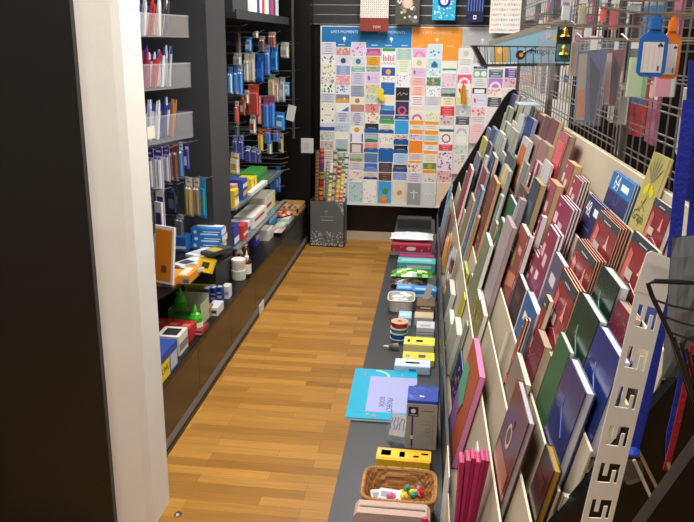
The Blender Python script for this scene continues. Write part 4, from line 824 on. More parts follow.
def deco(m, s, w_, H, c, c2):
    y = -.0007; h = w_ / 2
    if s == 'red':
        m.rect(-h, H * .86, h, H, '#3c4248', y); m.rect(-h * .3, H * .9, h * .35, H * .92, '#c8b8b0', y - .0003)
        m.add([(h*.25, y-.0004, H*.52), (h*.62, y-.0004, H*.52), (h*.52, y-.0004, H*.60), (h*.46, y-.0004, H*.76), (h*.40, y-.0004, H*.76), (h*.36, y-.0004, H*.60)], [(0,1,2,3,4,5)], '#dc9a94')
        m.quad([(-h*.9, y-.0004, H*.25), (-h*.5, y-.0004, H*.3), (-h*.45, y-.0004, H*.72), (-h*.75, y-.0004, H*.78)], '#c86a60')
        m.rect(-h*.6, H*.36, -h*.05, H*.5, '#c8b8ac', y - .0006)
        m.tube([(-h*.8, y, H*.2), (0, y, H*.34), (h*.8, y, H*.26)], .001, '#d88a84', 4)
    elif s == 'mag':
        m.rect(-h*.1, H*.55, h*.45, H*.7, '#c8b4b4', y); m.rect(-h*.8, H*.62, -h*.35, H*.78, '#d8a8b4', y); m.rect(-h*.7, H*.3, -h*.1, H*.44, '#e0c8d0', y)
        m.quad([(-h, y, H*.15), (h*.2, y, H*.2), (h, y, H*.4), (-h, y, H*.3)], '#7a3a5a'); m.disc(-h*.5, H*.9, .006, '#e8c8d0', y - .0004)
    elif s == 'brown':
        m.rect(-h*.7, H*.5, -h*.1, H*.68, '#8a7a64', y); m.quad([(-h, y, H*.2), (h, y, H*.35), (h, y, H*.5), (-h, y, H*.4)], '#c0785c'); m.rect(0, H*.72, h*.7, H*.8, '#c8907c', y)
    elif s == 'num48' or s == 'num64':
        m.text(s[3:], -h*.35 if s == 'num64' else -h*.55, H*.80 if s == 'num64' else H*.76, .042, '#e8ecf4', y, maxw=w_*.45)
        m.rect(h*.1, H*.72, h*.75, H*.86, '#dfe6ea', y)
        m.rect(-h*.7, H*.64, -h*.1, H*.655, '#9ab8e0', y)
        if s == 'num64': m.rect(-h, 0, h, H*.60, '#2c2a5a', y); m.ring(0, H*.52, .02, .024, '#4a4aa0', y - .0004)
        else: m.rect(-h*.8, H*.4, h*.2, H*.42, '#6a6ab0', y)
    elif s == 'script':
        m.tube([(-h*.35, y, H*.62), (-h*.3, y, H*.72), (-h*.2, y, H*.60), (-h*.05, y, H*.56), (h*.15, y, H*.50), (h*.4, y, H*.42)], .0012, c2, 4)
    elif s == 'stripe': m.rect(-h*.2, 0, h*.35, H, c2, y)
    elif s == 'multi':
        for i in range(6): m.rect(-h + i * w_/6 + .003, H*.05, -h + i*w_/6 + .009, H*.96, c2 if i % 2 else '#dfe4ec', y)
    elif s == 'inner': m.rect(-h*.75, H*.1, h*.75, H*.88, c2, y)
    elif s == 'dots':
        rnd = random.Random(int(H * 1e4))
        for i in range(40): m.disc(rnd.uniform(-h + .006, h - .006), rnd.uniform(.02, H - .01), .003, c2, y - .00002 * i, 5)
    elif s == 'floral':
        rnd = random.Random(int(H * 1e4))
        for i in range(26): m.disc(rnd.uniform(-h + .01, h - .01), rnd.uniform(.02, H - .01), rnd.uniform(.004, .012), rnd.choice([c2, '#d8a880', '#a84a38']), y - .00003 * i, 7)
    elif s == 'photo': m.ring(-h*.1, H*.62, .02, .03, '#c8a890', y, 12); m.rect(-h*.8, H*.25, h*.8, H*.45, c2, y); m.disc(0, H*.75, .012, '#5a2820', y - .0004)
    elif s == 'label': m.rect(-h*.5, H*.6, h*.5, H*.75, c2, y)
    elif s == 'blocks': m.rect(-h*.7, H*.55, h*.7, H*.8, c2, y); m.rect(-h*.9, H*.2, h*.3, H*.45, '#8a9aa4', y)
    elif s == 'graph':
        for i in range(6):
            a = math.radians(-50 + i * 20); m.quad([(0, y, H*.66), (math.sin(a - .05)*.055, y, H*.66 + math.cos(a - .05)*.055), (math.sin(a)*.075, y, H*.66 + math.cos(a)*.075), (math.sin(a + .05)*.05, y, H*.66 + math.cos(a + .05)*.05)], '#2c2c4a')
        for i in range(5): m.disc(-.028 + .014*i, H*.58 + .008*(i % 2), .012, '#d8cc20', y - .0001*i, 6)
        m.tube([(0, y, H*.66), (.002, y, H*.5), (-.012, y, H*.40)], .003, '#a8983a', 5)
        for i in range(5): m.disc(-.02 + .01*i, H*.44 - .004*i, .003, '#8a3a3a', y - .001, 5)
        m.text('Graph', -h*.2, H*.27, .026, '#2a2820', y, maxw=w_*.7); m.text('A4', -h*.4, H*.35, .014, '#4a4838', y)
    elif s == 'zip':
        m.quad([(-h, y, 0), (h*.1, y, 0), (-h*.2, y, H*.35), (-h, y, H*.45)], '#8a5a98'); m.quad([(-h, y, H*.45), (-h*.2, y, H*.35), (h*.15, y, H*.5), (-h*.2, y, H*.8), (-h, y, H*.75)], '#5aa078'); m.tube([(-h*.2, y, H*.78), (h*.2, y, H*.5), (-h*.1, y, H*.3)], .002, '#2a6a5a', 4)
M4 = ['front one', 'middle one', 'rear one']
Bk = [
 # near, large
 dict(k=3, F=(570,355), N=(585,394), t_=.032, label='royal blue hardcover book nearest the white slotted strip', c='#26357e', hard=True, pages='#e4e4ee', style='script', c2='#6a7ac8', name='hardcover_book', cat='book', side='#e4e4ee'),
 dict(k=4, F=(599,324), N=(621,361), t_=.034, label='royal blue hardcover book standing behind another blue one', c='#26388c', hard=True, pages='#dfe0ec', style='script', c2='#8a98dc', name='hardcover_book', cat='book'),
 dict(k=4, F=(581,291), N=(599,321), t_=.022, label='dark green hardcover book in front of the other green one', c='#1d4030', hard=True, pages='#e6ece8', style='script', c2='#7aa890', name='hardcover_book', cat='book'),
 dict(k=5, F=(602.5,263.6), N=(621,290), t_=.026, label='dark green hardcover book below the stack of red notebooks', c='#1c3c2e', hard=True, pages='#dcdedc', style='script', c2='#7aa890', name='hardcover_book', cat='book'),
 dict(k=5, F=(577.7,239.4), N=(596.7,260), t_=.034, n=4, label='red notebook with a slate header, stack above the green books', c='#a82c32', style='red', pages='#e2d4b4'),
 dict(k=6, F=(599.6,210), N=(620,228), t_=.034, n=4, label='red notebook with a slate header, upper stack under the blue 64 pad', c='#a63036', style='red', pages='#e2d4b4'),
 dict(k=6, F=(634,231), N=(660,252), t_=.012, label='red notebook with a slate header directly above the white slotted strip', c='#a63238', style='red', pages='#ece6da'),
 dict(k=7, F=(655,199), N=(674,208), t_=.012, label='red notebook with a slate header in front of the yellow graph pad', c='#a02e36', style='red', pages='#e8e4e0'),
 dict(k=7, F=(653.6,152.4), N=(678,162), t_=.010, label='tall pale yellow graph pad with a dark fan motif', c='#d6ca6c', style='graph', pages='#e4dc9a', name='graph_pad', cat='pad', lean=13),
 dict(k=7, F=(613.6,171.8), N=(639.7,186), t_=.014, n=2, label='bright blue notebook numbered 64', c='#1b82d8', style='num64', pages='#e8e8ec'),
 dict(k=6, F=(588.6,195.7), N=(611,211), t_=.014, n=2, label='dark indigo notebook numbered 48', c='#2c2a62', style='num48', pages='#eceaf0'),
 dict(k=6, F=(574.4,174), N=(582,182), t_=.032, n=3, label='rose red notebook with pale squares, left of the indigo notebook', c='#a83a50', style='mag', pages='#e4e2e2', wmin=.1),
 dict(k=6, F=(567,159.5), N=(575,165), t_=.034, label='thick rose covered book with tan page tops, above the rose notebooks', c='#b04a50', pages='#d9bd88', wmin=.1, style='mag', name='thick_book', cat='book', side='#d2b684'),
 dict(k=5, F=(559.8,194), N=(574.8,213), t_=.030, n=3, label='magenta notebook with pale squares, group in the middle of the rack', c='#a22c52', style='mag', pages='#e8e6e8'),
 dict(k=5, F=(549.4,178), N=(557,185), t_=.034, label='thick rose covered book with tan page tops, beside the slate book', c='#b0505a', pages='#d8bc86', wmin=.11, style='mag', name='thick_book', cat='book', side='#d0b480'),
 dict(k=4, F=(540.5,215), N=(549,225), t_=.020, label='magenta notebook just below the thick tan topped book', c='#a8305a', style='mag', pages='#f0f0f2'),
 dict(k=4, F=(549,225), N=(559.5,236), t_=.024, n=2, label='magenta notebook left of the long magenta group', c='#a02c50', style='mag', pages='#f0f0f2'),
 dict(k=4, F=(533,249), N=(540.7,261.5), t_=.018, n=2, label='rose and grey notebook in the middle of the fourth tier', c='#a83a56', style='mag', pages='#f0f0f2', wmin=.12),
 dict(k=3, F=(529,236), N=(536,247), t_=.016, label='rose brown notebook with a white top, behind the rust one', c='#b0506a', style='mag', pages='#f2f2f2', wmin=.12),
 dict(k=3, F=(521,224), N=(529,235.7), t_=.018, label='rust coloured notebook with a tan square', c='#a8503c', style='brown', pages='#e8dcd0', wmin=.12),
 dict(k=3, F=(508,245), N=(519,267), t_=.020, n=2, label='rust and magenta notebook on the third tier', c='#a8405a', style='mag', pages='#f0eeee'),
 dict(k=3, F=(519,273), N=(526,289), t_=.014, label='dark notebook with a thin red edge and white top', c='#3c2a30', pages='#f0ecec', style='label', c2='#5a3a44'),
 dict(k=3, F=(527,292), N=(539,316.5), t_=.020, label='blue notebook with a cream label, left of a red notebook', c='#2c68a8', style='label', c2='#d8d8d0', pages='#eef2f4'),
 dict(k=3, F=(545,296), N=(560.5,320), t_=.014, label='red notebook with a slate header, left of the green books', c='#a82a34', style='red', pages='#e4d8c0'),
 dict(k=2, F=(523.6,320.5), N=(539,349), t_=.016, n=2, label='red notebook with a slate header, lowest of the red ones', c='#a62a30', style='red', pages='#e0d6c0'),
 dict(k=4, F=(555.7,249.4), N=(563.5,267), t_=.016, label='grey purple notebook with a white top edge', c='#6a5a78', pages='#f2f2f4', style='label', c2='#c8c0c0'),
 dict(k=4, F=(563,268), N=(578,291), t_=.024, n=3, label='red notebook with a slate header, group left of the green hardcover', c='#a83034', style='red', pages='#ead9b4'),
 dict(k=3, F=(562,326), N=(568,358), t_=.012, label='mid green notebook with a rounded white top', c='#3f6e40', pages='#e8f0e8'),
 dict(k=3, F=(548,352), N=(553.6,361), t_=.014, label='plain beige book between the red and green notebooks', c='#a89678', pages='#d8ccb0', wmin=.07, name='book', cat='book'),
 dict(k=3, F=(537,330), N=(545,345), t_=.024, label='dark crimson dotted book behind the beige one', c='#7a1c30', style='dots', c2='#b85060', pages='#c8b098', wmin=.12, name='book', cat='book'),
 dict(k=2, F=(515,355.4), N=(527,380), t_=.016, label='brown beige book with a cream top edge', c='#9a8670', pages='#ece2d0', name='book', cat='book'),
 dict(k=1, F=(516.5,381), N=(529,421), t_=.024, label='dark red photo book with a white top, near front of the rack', c='#7c2a26', style='photo', c2='#a85a48', pages='#dcdce8', side='#c8c8d0', hard=True, name='photo_book', cat='book'),
 dict(k=2, F=(545,445), N=(559,484), t_=.022, label='black covered album with gilt page edges', c='#2a1e18', pages='#b08a3a', hard=True, name='album', cat='album', style='label', c2='#3a2a22', side='#b8923c'),
 dict(k=3, F=(562,492), N=(570,516), t_=.018, label='beige album at the near end of the rack', c='#a89a88', pages='#e0d8cc', name='album', cat='album'),
 # k 1 notepads
 dict(k=1, F=(470,277), N=(476.5,289), t_=.02, label='olive green notepad, farthest of three with white tops', c='#8a8a3c', style='floral', c2='#a8a858', pages='#eeece0'),
 dict(k=1, F=(476.5,290), N=(480,299), t_=.02, label='olive green notepad, middle one of three with white tops', c='#8f8c40', style='floral', c2='#a8a858', pages='#eeece0'),
 dict(k=1, F=(480,300), N=(484,314), t_=.02, label='olive green notepad, nearest of three with white tops', c='#8c8a44', style='floral', c2='#b0b060', pages='#eeece0'),
 # k 2 / 1 mid
 dict(k=2, F=(491.5,262), N=(499,274), t_=.02, label='grey green book with a thick cream top', c='#7a8a78', pages='#d4d4c0', side='#8a9484', name='book', cat='book'),
 dict(k=2, F=(487.5,256.5), N=(491,266), t_=.012, label='pale blue grey book beside the cream topped one', c='#8a9aa0', pages='#e0e4dc', name='book', cat='book', wmin=.08),
 dict(k=1, F=(485,234), N=(490.4,243), t_=.02, label='sage notebook with a rounded white top', c='#8a9070', pages='#eef0ea', wmin=.09),
 dict(k=2, F=(494.5,220), N=(498,226), t_=.014, label='small beige notebook left of the green one', c='#8a7a5c', pages='#d4ccb4', wmin=.09),
 dict(k=2, F=(500.7,216.7), N=(503.6,222), t_=.014, label='bottle green notebook next to a pinkish white one', c='#2c6a40', pages='#e4efe8', wmin=.11, style='floral', c2='#3f8a58'),
 dict(k=2, F=(506,216), N=(513,226), t_=.030, label='pinkish white thick notebook, lower of two', c='#b8a4a8', pages='#f2f0f0', side='#b4a4a6', wmin=.06),
 dict(k=3, F=(519,198), N=(527,207), t_=.032, label='pinkish white thick notebook, upper of two', c='#a8a0b4', pages='#f0eeee', side='#b8a8aa', wmin=.06),
 dict(k=3, F=(510.5,192.5), N=(515,206), t_=.012, label='green notebook with a white top left of the brown fluffy one', c='#2f7048', pages='#e8f2ea', wmin=.1),
 dict(k=4, F=(519.5,186), N=(529,190), t_=.024, label='brown fluffy covered notebook with a rounded top', c='#6a4640', pages='#8a6458', style='floral', c2='#8a6258', wmin=.13),
 dict(k=4, F=(534,176.5), N=(541,184.6), t_=.022, label='slate grey book with cream pages', c='#3c4652', pages='#e2d8bc', side='#b8a87c', name='book', cat='book', wmin=.12, style='label', c2='#4c5864'),
 dict(k=1, F=(477,215), N=(481.5,228), t_=.008, label='beige card folder with an orange edge', c='#a8987c', pages='#e89a38', side='#e89a38', cover2='#e8963a', name='folder', cat='folder'),
 dict(k=2, F=(500,194), N=(504,200), t_=.014, label='pale grey notebook beside the patterned brown one', c='#8f9698', pages='#d4d8d8', wmin=.14),
 dict(k=2, F=(492,177), N=(499,182), t_=.022, label='brown patterned book with an orange edge', c='#8a4a34', style='floral', c2='#c8a078', pages='#e0a860', side='#c8a478', name='book', cat='book', wmin=.16),
 dict(k=1, F=(479.6,186), N=(484,191), t_=.02, label='slate blue notebook left of the patterned brown book', c='#46506c', style='multi', c2='#8090b0', pages='#a8b0c0', wmin=.16),
 dict(k=1, F=(471,193), N=(474,200), t_=.012, label='beige topped slim notebook on the first tier', c='#9c8c78', pages='#d8c8ac', wmin=.12),
 dict(k=1, F=(469.4,165), N=(473.4,171), t_=.016, label='scarlet notebook with a white top near the far end', c='#b02c40', pages='#ecdcdc', wmin=.2),
 dict(k=1, F=(466,172), N=(468.5,177), t_=.012, label='grey notebook left of the scarlet one', c='#7e8482', pages='#b8bcb8', wmin=.18),
 dict(k=2, F=(483,167.6), N=(488,172), t_=.02, label='crimson notebook with a grey side near the far end', c='#a02848', pages='#d8b8b0', side='#a0a09c', wmin=.18),
 dict(k=3, F=(491,154.5), N=(502,163), t_=.02, label='navy streaked notebook on the third tier', c='#28365e', style='multi', c2='#4a68a8', pages='#d8c8b4', wmin=.2),
 dict(k=3, F=(503.5,164.5), N=(512,174), t_=.018, label='cream notebook with a yellow stripe', c='#c8c0a0', style='stripe', c2='#d8b83c', pages='#9aa0a0', side='#a4aaa8', wmin=.2),
 dict(k=2, F=(485,155), N=(488,159), t_=.02, label='white and grey long notebook near the far end', c='#b8bcb8', pages='#d8dcd8', wmin=.22, style='blocks', c2='#8a9088'),
 dict(k=2, F=(477,151), N=(480,157), t_=.014, label='blue grey notebook beneath the yellow one', c='#68788a', pages='#98a4ac', wmin=.2),
 dict(k=3, F=(482.6,137), N=(487,140), t_=.02, label='bright yellow green notebook near the black end panel', c='#b8b848', pages='#d8d888', wmin=.22),
 dict(k=3, F=(488.5,140), N=(491,145), t_=.014, label='dark purple notebook behind the yellow green one', c='#2c244c', pages='#a89aa8', wmin=.2),
 dict(k=4, F=(492,127), N=(498,130), t_=.02, label='navy blue notebook on the fourth tier at the far end', c='#26407e', pages='#8a98b8', wmin=.24),
 dict(k=4, F=(487.5,127), N=(490,129), t_=.016, label='steel blue notebook left of the navy one', c='#5f7690', pages='#98a8b4', wmin=.2),
 dict(k=4, F=(499,130), N=(503,134), t_=.02, label='white and green striped notebook on the fourth tier', c='#b4bcac', style='multi', c2='#6a8a68', pages='#d0d4c8', wmin=.22),
 dict(k=4, F=(503,137), N=(506,142), t_=.018, label='pale lilac grey notebook on the fourth tier', c='#aaa8b4', pages='#c8c8d0', wmin=.22),
 dict(k=4, F=(501,151), N=(508,158), t_=.014, label='light blocky patterned notebook on the fourth tier', c='#989ca4', style='blocks', c2='#30384a', pages='#c8ccd0', wmin=.24),
 dict(k=4, F=(508,150), N=(513,158), t_=.018, label='dark teal grey notebook on the fourth tier', c='#4e5a5c', pages='#6f7a7a', wmin=.26),
 dict(k=5, F=(523,137), N=(532,142), t_=.018, label='orange book with a white border', c='#dcdad4', style='inner', c2='#c06428', pages='#d0d0cc', name='book', cat='book', wmin=.2),
 dict(k=4, F=(524.6,161), N=(528.6,166), t_=.014, label='mid grey book below the orange one', c='#84888a', pages='#a8acac', wmin=.2, name='book', cat='book'),
 dict(k=5, F=(505,120), N=(509,125), t_=.02, label='cream notebook with a dark green stripe on the fifth tier', c='#bab6a4', style='stripe', c2='#3a4a38', pages='#c8c8b8', wmin=.24),
 dict(k=5, F=(511,126), N=(515,131), t_=.022, label='pale stone notebook on the fifth tier', c='#a8a898', pages='#c4c4b4', wmin=.26),
 dict(k=6, F=(507.5,106), N=(515,110), t_=.02, label='sage and dark olive book on the sixth tier at the far end', c='#9aa088', style='stripe', c2='#3c4434', pages='#b8bca8', wmin=.24, name='book', cat='book'),
 dict(k=6, F=(520,113), N=(526,117), t_=.014, label='white spiral notebook with a dotted edge', c='#ccd0d0', style='dots', c2='#3a4450', pages='#b0b8b8', wmin=.2),
 dict(k=6, F=(527.5,116), N=(534,119), t_=.022, label='royal blue book with a pale sheet across its top', c='#18308e', pages='#a8b4cc', wmin=.24, name='book', cat='book'),
 dict(k=6, F=(560.6,129), N=(569,137), t_=.034, label='large red and cream book with a broad cream top', c='#c23c44', style='inner', c2='#cc4048', pages='#d8ccb0', side='#a09484', hard=True, name='thick_book', cat='book', wmin=.1, lean=13),
 dict(k=6, F=(533,134), N=(540,140), t_=.026, label='dusty pink book, left of two under the maroon row', c='#a8807c', pages='#c8b498', wmin=.14, name='book', cat='book'),
 dict(k=6, F=(541,139), N=(550,147), t_=.032, label='dusty pink book with a broad beige side, right of two under the maroon row', c='#ac7c78', pages='#cbb896', side='#b8a686', wmin=.14, name='book', cat='book'),
 dict(k=7, F=(511.5,93), N=(517,95), t_=.018, label='navy book at the far end of the top tier', c='#343c6c', pages='#8890b0', wmin=.24, name='book', cat='book'),
 dict(k=7, F=(518.5,95), N=(525,97), t_=.02, label='cream and black book at the far end of the top tier', c='#a8a898', style='stripe', c2='#23261e', pages='#b8b8a8', wmin=.24, name='book', cat='book'),
 dict(k=7, F=(528,98), N=(533,101), t_=.02, label='light grey folder on the top tier', c='#a4aab0', pages='#c0c4c8', wmin=.22, name='folder', cat='folder'),
 dict(k=7, F=(538,113), N=(544,116), t_=.026, label='maroon book, left of the three on the top tier', c='#7c3840', pages='#b89a80', wmin=.14, name='book', cat='book'),
 dict(k=7, F=(546,115), N=(551,119), t_=.026, label='maroon book, middle of the three on the top tier', c='#80404a', pages='#b89a80', wmin=.13, name='book', cat='book'),
 dict(k=7, F=(552,117), N=(559,123), t_=.026, label='maroon book, right of the three on the top tier', c='#7e3c48', pages='#c0a684', wmin=.13, name='book', cat='book'),
 dict(k=5, F=(545,158), N=(552,166), t_=.008, label='small white card tucked before the red and cream book', c='#dcdad8', pages='#f0f0f0', wmin=.05, name='card', cat='card'),
 dict(k=5, F=(535,160), N=(543,166), t_=.018, label='crimson and pale book below the dusty pink pair', c='#a03040', style='stripe', c2='#c8b8bc', pages='#c8b8b0', wmin=.1, name='book', cat='book'),
 # pocket 0
 dict(k=0, F=(472,342), N=(483,384), t_=.02, label='orange green and purple zip folder with a pink zip', c='#d8602c', style='zip', pages='#e08ac0', name='zip_folder', cat='folder', wmax=.3),
 dict(k=0, F=(446,320), N=(456,335), t_=.022, label='pale grey notebook in the lowest tier', c='#c8c8bc', pages='#dcd8cc', name='notebook', wmin=.1),
 dict(k=0, F=(452,326), N=(462,345), t_=.032, label='white topped notebook block in the lowest tier', c='#b8bcae', pages='#dad6ca', wmin=.1),
 dict(k=0, F=(465,323), N=(471,344), t_=.008, label='slim sage folder in the lowest tier', c='#8a9a80', pages='#c0c8b8', name='folder', cat='folder', wmin=.12),
 dict(k=0, F=(446,290), N=(456,300), t_=.03, label='grey notebook block with a pale top in the lowest tier', c='#7a8480', pages='#cfcfc4', wmin=.1),
 dict(k=0, F=(458,357), N=(466,372), t_=.006, label='navy patterned folder behind the zip folder', c='#20266a', style='floral', c2='#4a58b8', pages='#8a90c0', name='folder', cat='folder', wmin=.16),
 dict(k=0, F=(463,293), N=(466,305), t_=.008, label='yellow slim pad in the lowest tier', c='#d0c430', pages='#e4dc70', name='pad', cat='pad', wmin=.08),
]
used_labels = set()
for b_ in Bk:
    if b_['label'].startswith('dark green hardcover book below'): b_['label'] = 'dark green hardcover book below the stack of red notebooks'
    if b_['label'] in used_labels: print('DUP', b_['label'])
    used_labels.add(b_['label']); book(**b_)
# magenta folders standing close together in the lowest tier, seen on their near edges
vq = RZi @ P(470, 470, z=.66)
mg = ['#b8245e', '#c02c66', '#b02058', '#bc2860', '#b42460', '#a81e54']
def SPv(px, py, v): d = RZi.to_3x3() @ ray(px, py); k = v / d.y; return Vector((d.x * k, v, CH + d.z * k))
for i in range(6):
    zt_ = SPv(480, 459 if i else 462, 1.56).z - .004 * (i % 2); W = RZ @ T(0, 1.575 + .004 * (i % 3), .4225)
    b0 = .1085 + i * .0051 ; t0 = .1095 + i * .0112 + (.004 if i else 0); h = zt_ - .4225
    t = thing('document_folder', 'deep pink document folder in the lowest tier, %s from the aisle side' % ORD[i], 'folder', W, 'deep pink folders')
    def wedge(u0, u1, T0, T1, dv, z0, z1, c): return MB().add([(u0, -dv, z0), (u1, -dv, z0), (T1, -dv, z1), (T0, -dv, z1), (u0, dv, z0), (u1, dv, z0), (T1, dv, z1), (T0, dv, z1)], [(0,1,2,3), (7,6,5,4), (0,4,5,1), (1,5,6,2), (2,6,7,3), (3,7,4,0)], c)
    wedge(b0, b0 + .0045, t0, t0 + .0102, .024, 0, h, mg[i]).build('cover', PAPER, t); wedge(t0 + .003, t0 + .0066, t0 + .003, t0 + .0066, .0235, h + .0002, h + .0012, '#c45884').build('pages', PAPER, t)
def sheet(label, u, v, z0, h, w_, c, nm='sheet', lean=6, th_=.002, cat='paper'):
    W = RZ @ T(u, v, z0) @ R(-90) @ R(-lean, 'X'); m = MB(); m.box((-w_/2, 0, 0), (w_/2, th_, h), c)
    tag(m.build(nm, PAPER, None, W), label, cat)
sheet('white card standing behind the deep pink folders', .133, 1.72, .421, .235, .10, '#e4e2e0', 'card', 8, .003, 'card')
# light manila folders between the ledge goods and the rack lip
sheet('white folder leaning on the ledge side of the rack lip beside the pens carton', .088, 1.82, .301, .26, .16, '#dedcd8', 'folder', 2, .003, 'folder')
sheet('buff card folder leaning on the rack lip beside the wicker basket', .082, 1.55, .301, .27, .2, '#c8b48c', 'folder', 2, .003, 'folder')
sheet('cream folder leaning on the rack lip nearest the camera', .092, 1.42, .301, .28, .18, '#d8ccac', 'folder', 1, .002, 'folder')
# packs of pens in the far half of the lowest tier
def pocket_pack(px, py, v, label, c, c2, w_=.07, th_=.03, cat='packet', style=0):
    p = RZi @ P(px, py, y=v); h = max(.08, p.z - .421); W = RZ @ T(.1265, v, .4215) @ R(-87) @ R(-9, 'X'); th_ = .014; w_ = min(w_, .07)
    t = thing('pen_pack', label, cat, W, 'packs in the lowest tier'); m = MB(); m.rbox((-w_/2, 0, 0), (w_/2, .003, h), c2, .002); m.build('backing_card', PAPER, t)
    m = MB(); n = 5 if style != 2 else 1
    if style == 2:
        for i in range(6): m.rbox((-w_*.4, -th_, h*(.08 + i*.13)), (w_*.4, -.0005, h*(.08 + i*.13 + .1)), [c, '#e8b088', '#c8583c', '#e8d8c8', '#a8442c', '#5a4038'][i])
    else:
        for i in range(n):
            x = -w_*.38 + w_*.76*i/(n-1); m.tube([(x, -th_*.4, .01), (x, -th_*.4, h*.8), (x, -th_*.4, h*.92)], [w_*.09, w_*.09, .001], c if i % 2 == 0 else c2)
    m.build('pens', PLAST, t); MB().box((-w_/2, -th_*.85, .004), (w_/2, -th_*.8, h*.95), '#e8eef4').build('film', FILM, t)
pocket_pack(447, 233, 4.0, 'orange marker pack, left one in the lowest tier', '#d88a20', '#e8c890')
pocket_pack(453, 234, 4.12, 'orange marker pack, right one in the lowest tier', '#e09a28', '#e4c4a0')
pocket_pack(448, 248, 3.66, 'grey and white correction pen pack in the lowest tier', '#b8bcc0', '#d8dcdc', .09)
pocket_pack(457, 250, 3.5, 'clear pack of rust and peach erasers in the lowest tier', '#c06038', '#c8d0d4', .06, .03, 'packet', 2)
pocket_pack(451, 197, 4.64, 'clear pack with grey lids near the far end of the lowest tier', '#8a9098', '#b8c0c4')
pocket_pack(459, 184, 4.8, 'pale blue brush pack at the far end of the lowest tier', '#4a88c8', '#a8c0d8')
pocket_pack(445, 205, 4.35, 'dark red pencil pack near the far end of the lowest tier', '#6a2c34', '#a8a0a0')
pocket_pack(456, 202, 4.5, 'brown pencil pack near the far end of the lowest tier', '#6a5a48', '#b8b0a0')
# crumpled film and lime pack, paper curl
p = RZi @ P(471, 262, y=3.1)
W = RZ @ T(.165, 3.15, .601) @ R(-90)
tag(pillow_mesh(.09, .035, .035, '#e4e6e6', ['#f4f6f6', '#b8c0c4'], 6, 9).build('plastic_wrap', CLEAR, None, RZ @ T(.205, 3.2, .70) @ R(-90) @ R(60, 'X')), 'crumpled clear wrapping on the first tier edge', 'wrapping')
book(k=1, F=(464,262), N=(467,272), t_=.014, label='lime green pack under the crumpled wrapping', c='#8f9a28', pages='#c8cc60', name='pack', cat='packet', wmin=.1)
W = RZ @ T(.2395, 2.12, .6815) @ R(12, 'Y'); m = MB()
for i in range(10):
    a0 = .6 + i * .55; r_ = .004 + .0005 * i; a1 = a0 + .55; r1 = r_ + .0005
    m.add([(r_*math.cos(a0), r_*math.sin(a0), 0), (r1*math.cos(a1), r1*math.sin(a1), 0), (r1*math.cos(a1), r1*math.sin(a1), .15), (r_*math.cos(a0), r_*math.sin(a0), .15)], [(0,1,2,3)], '#d6d0c0')
tag(m.build('rolled_paper', PAPER, None, W), 'curled sheet of cream paper in the second tier', 'paper')
# pale sheet on top of the royal blue book
W = RZ @ T(.50, 4.15, 1.332) @ R(10)
tag(MB().box((-.055, -.11, 0), (.05, .11, .005), '#a8b2ba').build('magazine', PAPER, None, RZ @ T(.512, 3.95, 1.352)), 'pale blue grey magazine lying across the top tier', 'magazine')
# ------------------------------------------------------------------ wire grids above the rack
GU = .602
def grid_panel(v0, v1, z0, z1, label, u=GU, dz=.075, dv=.075, posts=True, grp='wire grid panels'):
    t = thing('wire_grid', label, 'wire grid', RZ @ T(u, 0, 0), grp); m = MB(); c = '#9a9894'
    z = z0 + .02
    while z < z1:
        for o_ in (-.009, .009): m.box((-.0018, v0, z + o_ - .0018), (.0018, v1, z + o_ + .0018), c)
        z += dz
    m.build('horizontal_wires', METAL, t); m = MB(); v = v0 + dv / 2
    while v < v1: m.box((.0018, v - .002, z0), (.0055, v + .002, z1), c); v += dv
    m.build('vertical_wires', METAL, t)
    for v in (v0, v1 - .02): MB().box((-.011, v, z0 - .15), (.011, v + .02, z1), '#8f8d88').build('post', METAL, t)
grid_panel(1.35, 2.40, 1.25, 2.35, 'steel wire grid panel nearest the camera above the book rack')
grid_panel(2.42, 3.88, 1.25, 2.35, 'middle steel wire grid panel above the book rack')
grid_panel(3.90, 5.30, 1.25, 2.35, 'farthest steel wire grid panel above the book rack')
t = thing('support_beam', 'dark beam carrying the wire grid behind the book rack', 'beam', RZ); MB().box((.592, 1.3, 0), (.63, 5.32, 1.08), '#2c2c2e').build('board', LAM, t)
# hanging goods on the far side of the grid and the aisle beyond
BC = [('#3f78a8','blue'),('#e4e0d8','white'),('#a8a088','khaki'),('#b8b4ac','grey'),('#7a6a58','brown'),('#c83a38','red'),('#8a8f94','silver'),('#d8d0b8','cream'),('#4a4a50','charcoal'),('#a85a78','mauve'),('#5a8a8c','teal'),('#c8a878','tan'),('#2c3444','dark navy'),('#c8b8c8','pale lilac'),('#8a3440','maroon')]
rnd = random.Random(21)
for r_ in range(3):
    for i in range(17):
        v = 1.55 + i * .222 + rnd.uniform(-.02, .02); z0 = [1.38, 1.66, 1.95][r_]; h = rnd.uniform(.16, .25); w_ = rnd.uniform(.07, .13); c, nm = BC[rnd.randrange(len(BC))]
        c2, nm2 = BC[rnd.randrange(len(BC))]
        go = rnd.uniform(.03, .07); W = RZ @ T(GU + go, v, z0) @ R(-90 + rnd.uniform(-14, 14))
        t = thing('hanging_packet', '%s packet with %s band behind wire grid, %s row, %s from near end' % (nm, nm2 if nm2 != nm else 'pale', ['bottom', 'middle', 'top'][r_], ORD[i]), 'packet', W, 'packets on the far side of the grid')
        m = MB(); m.rbox((-w_/2, 0, 0), (w_/2, .012, h), c, .002); m.rect(-w_/2, h*.55, w_/2, h*.75, c2 if nm2 != nm else '#dcdcd8', -.0006); m.build('packet_body', PAPER, t)
        MB().box((-.02, .004, h + .0003), (.02, .006, h + .03), '#e4e4e4').build('hang_tab', PLAST, t)
        MB().tube([(0, .01, h + .02), (0, -go + .011, h + .02)], .002, '#a8a8a8').build('hook', METAL, t)
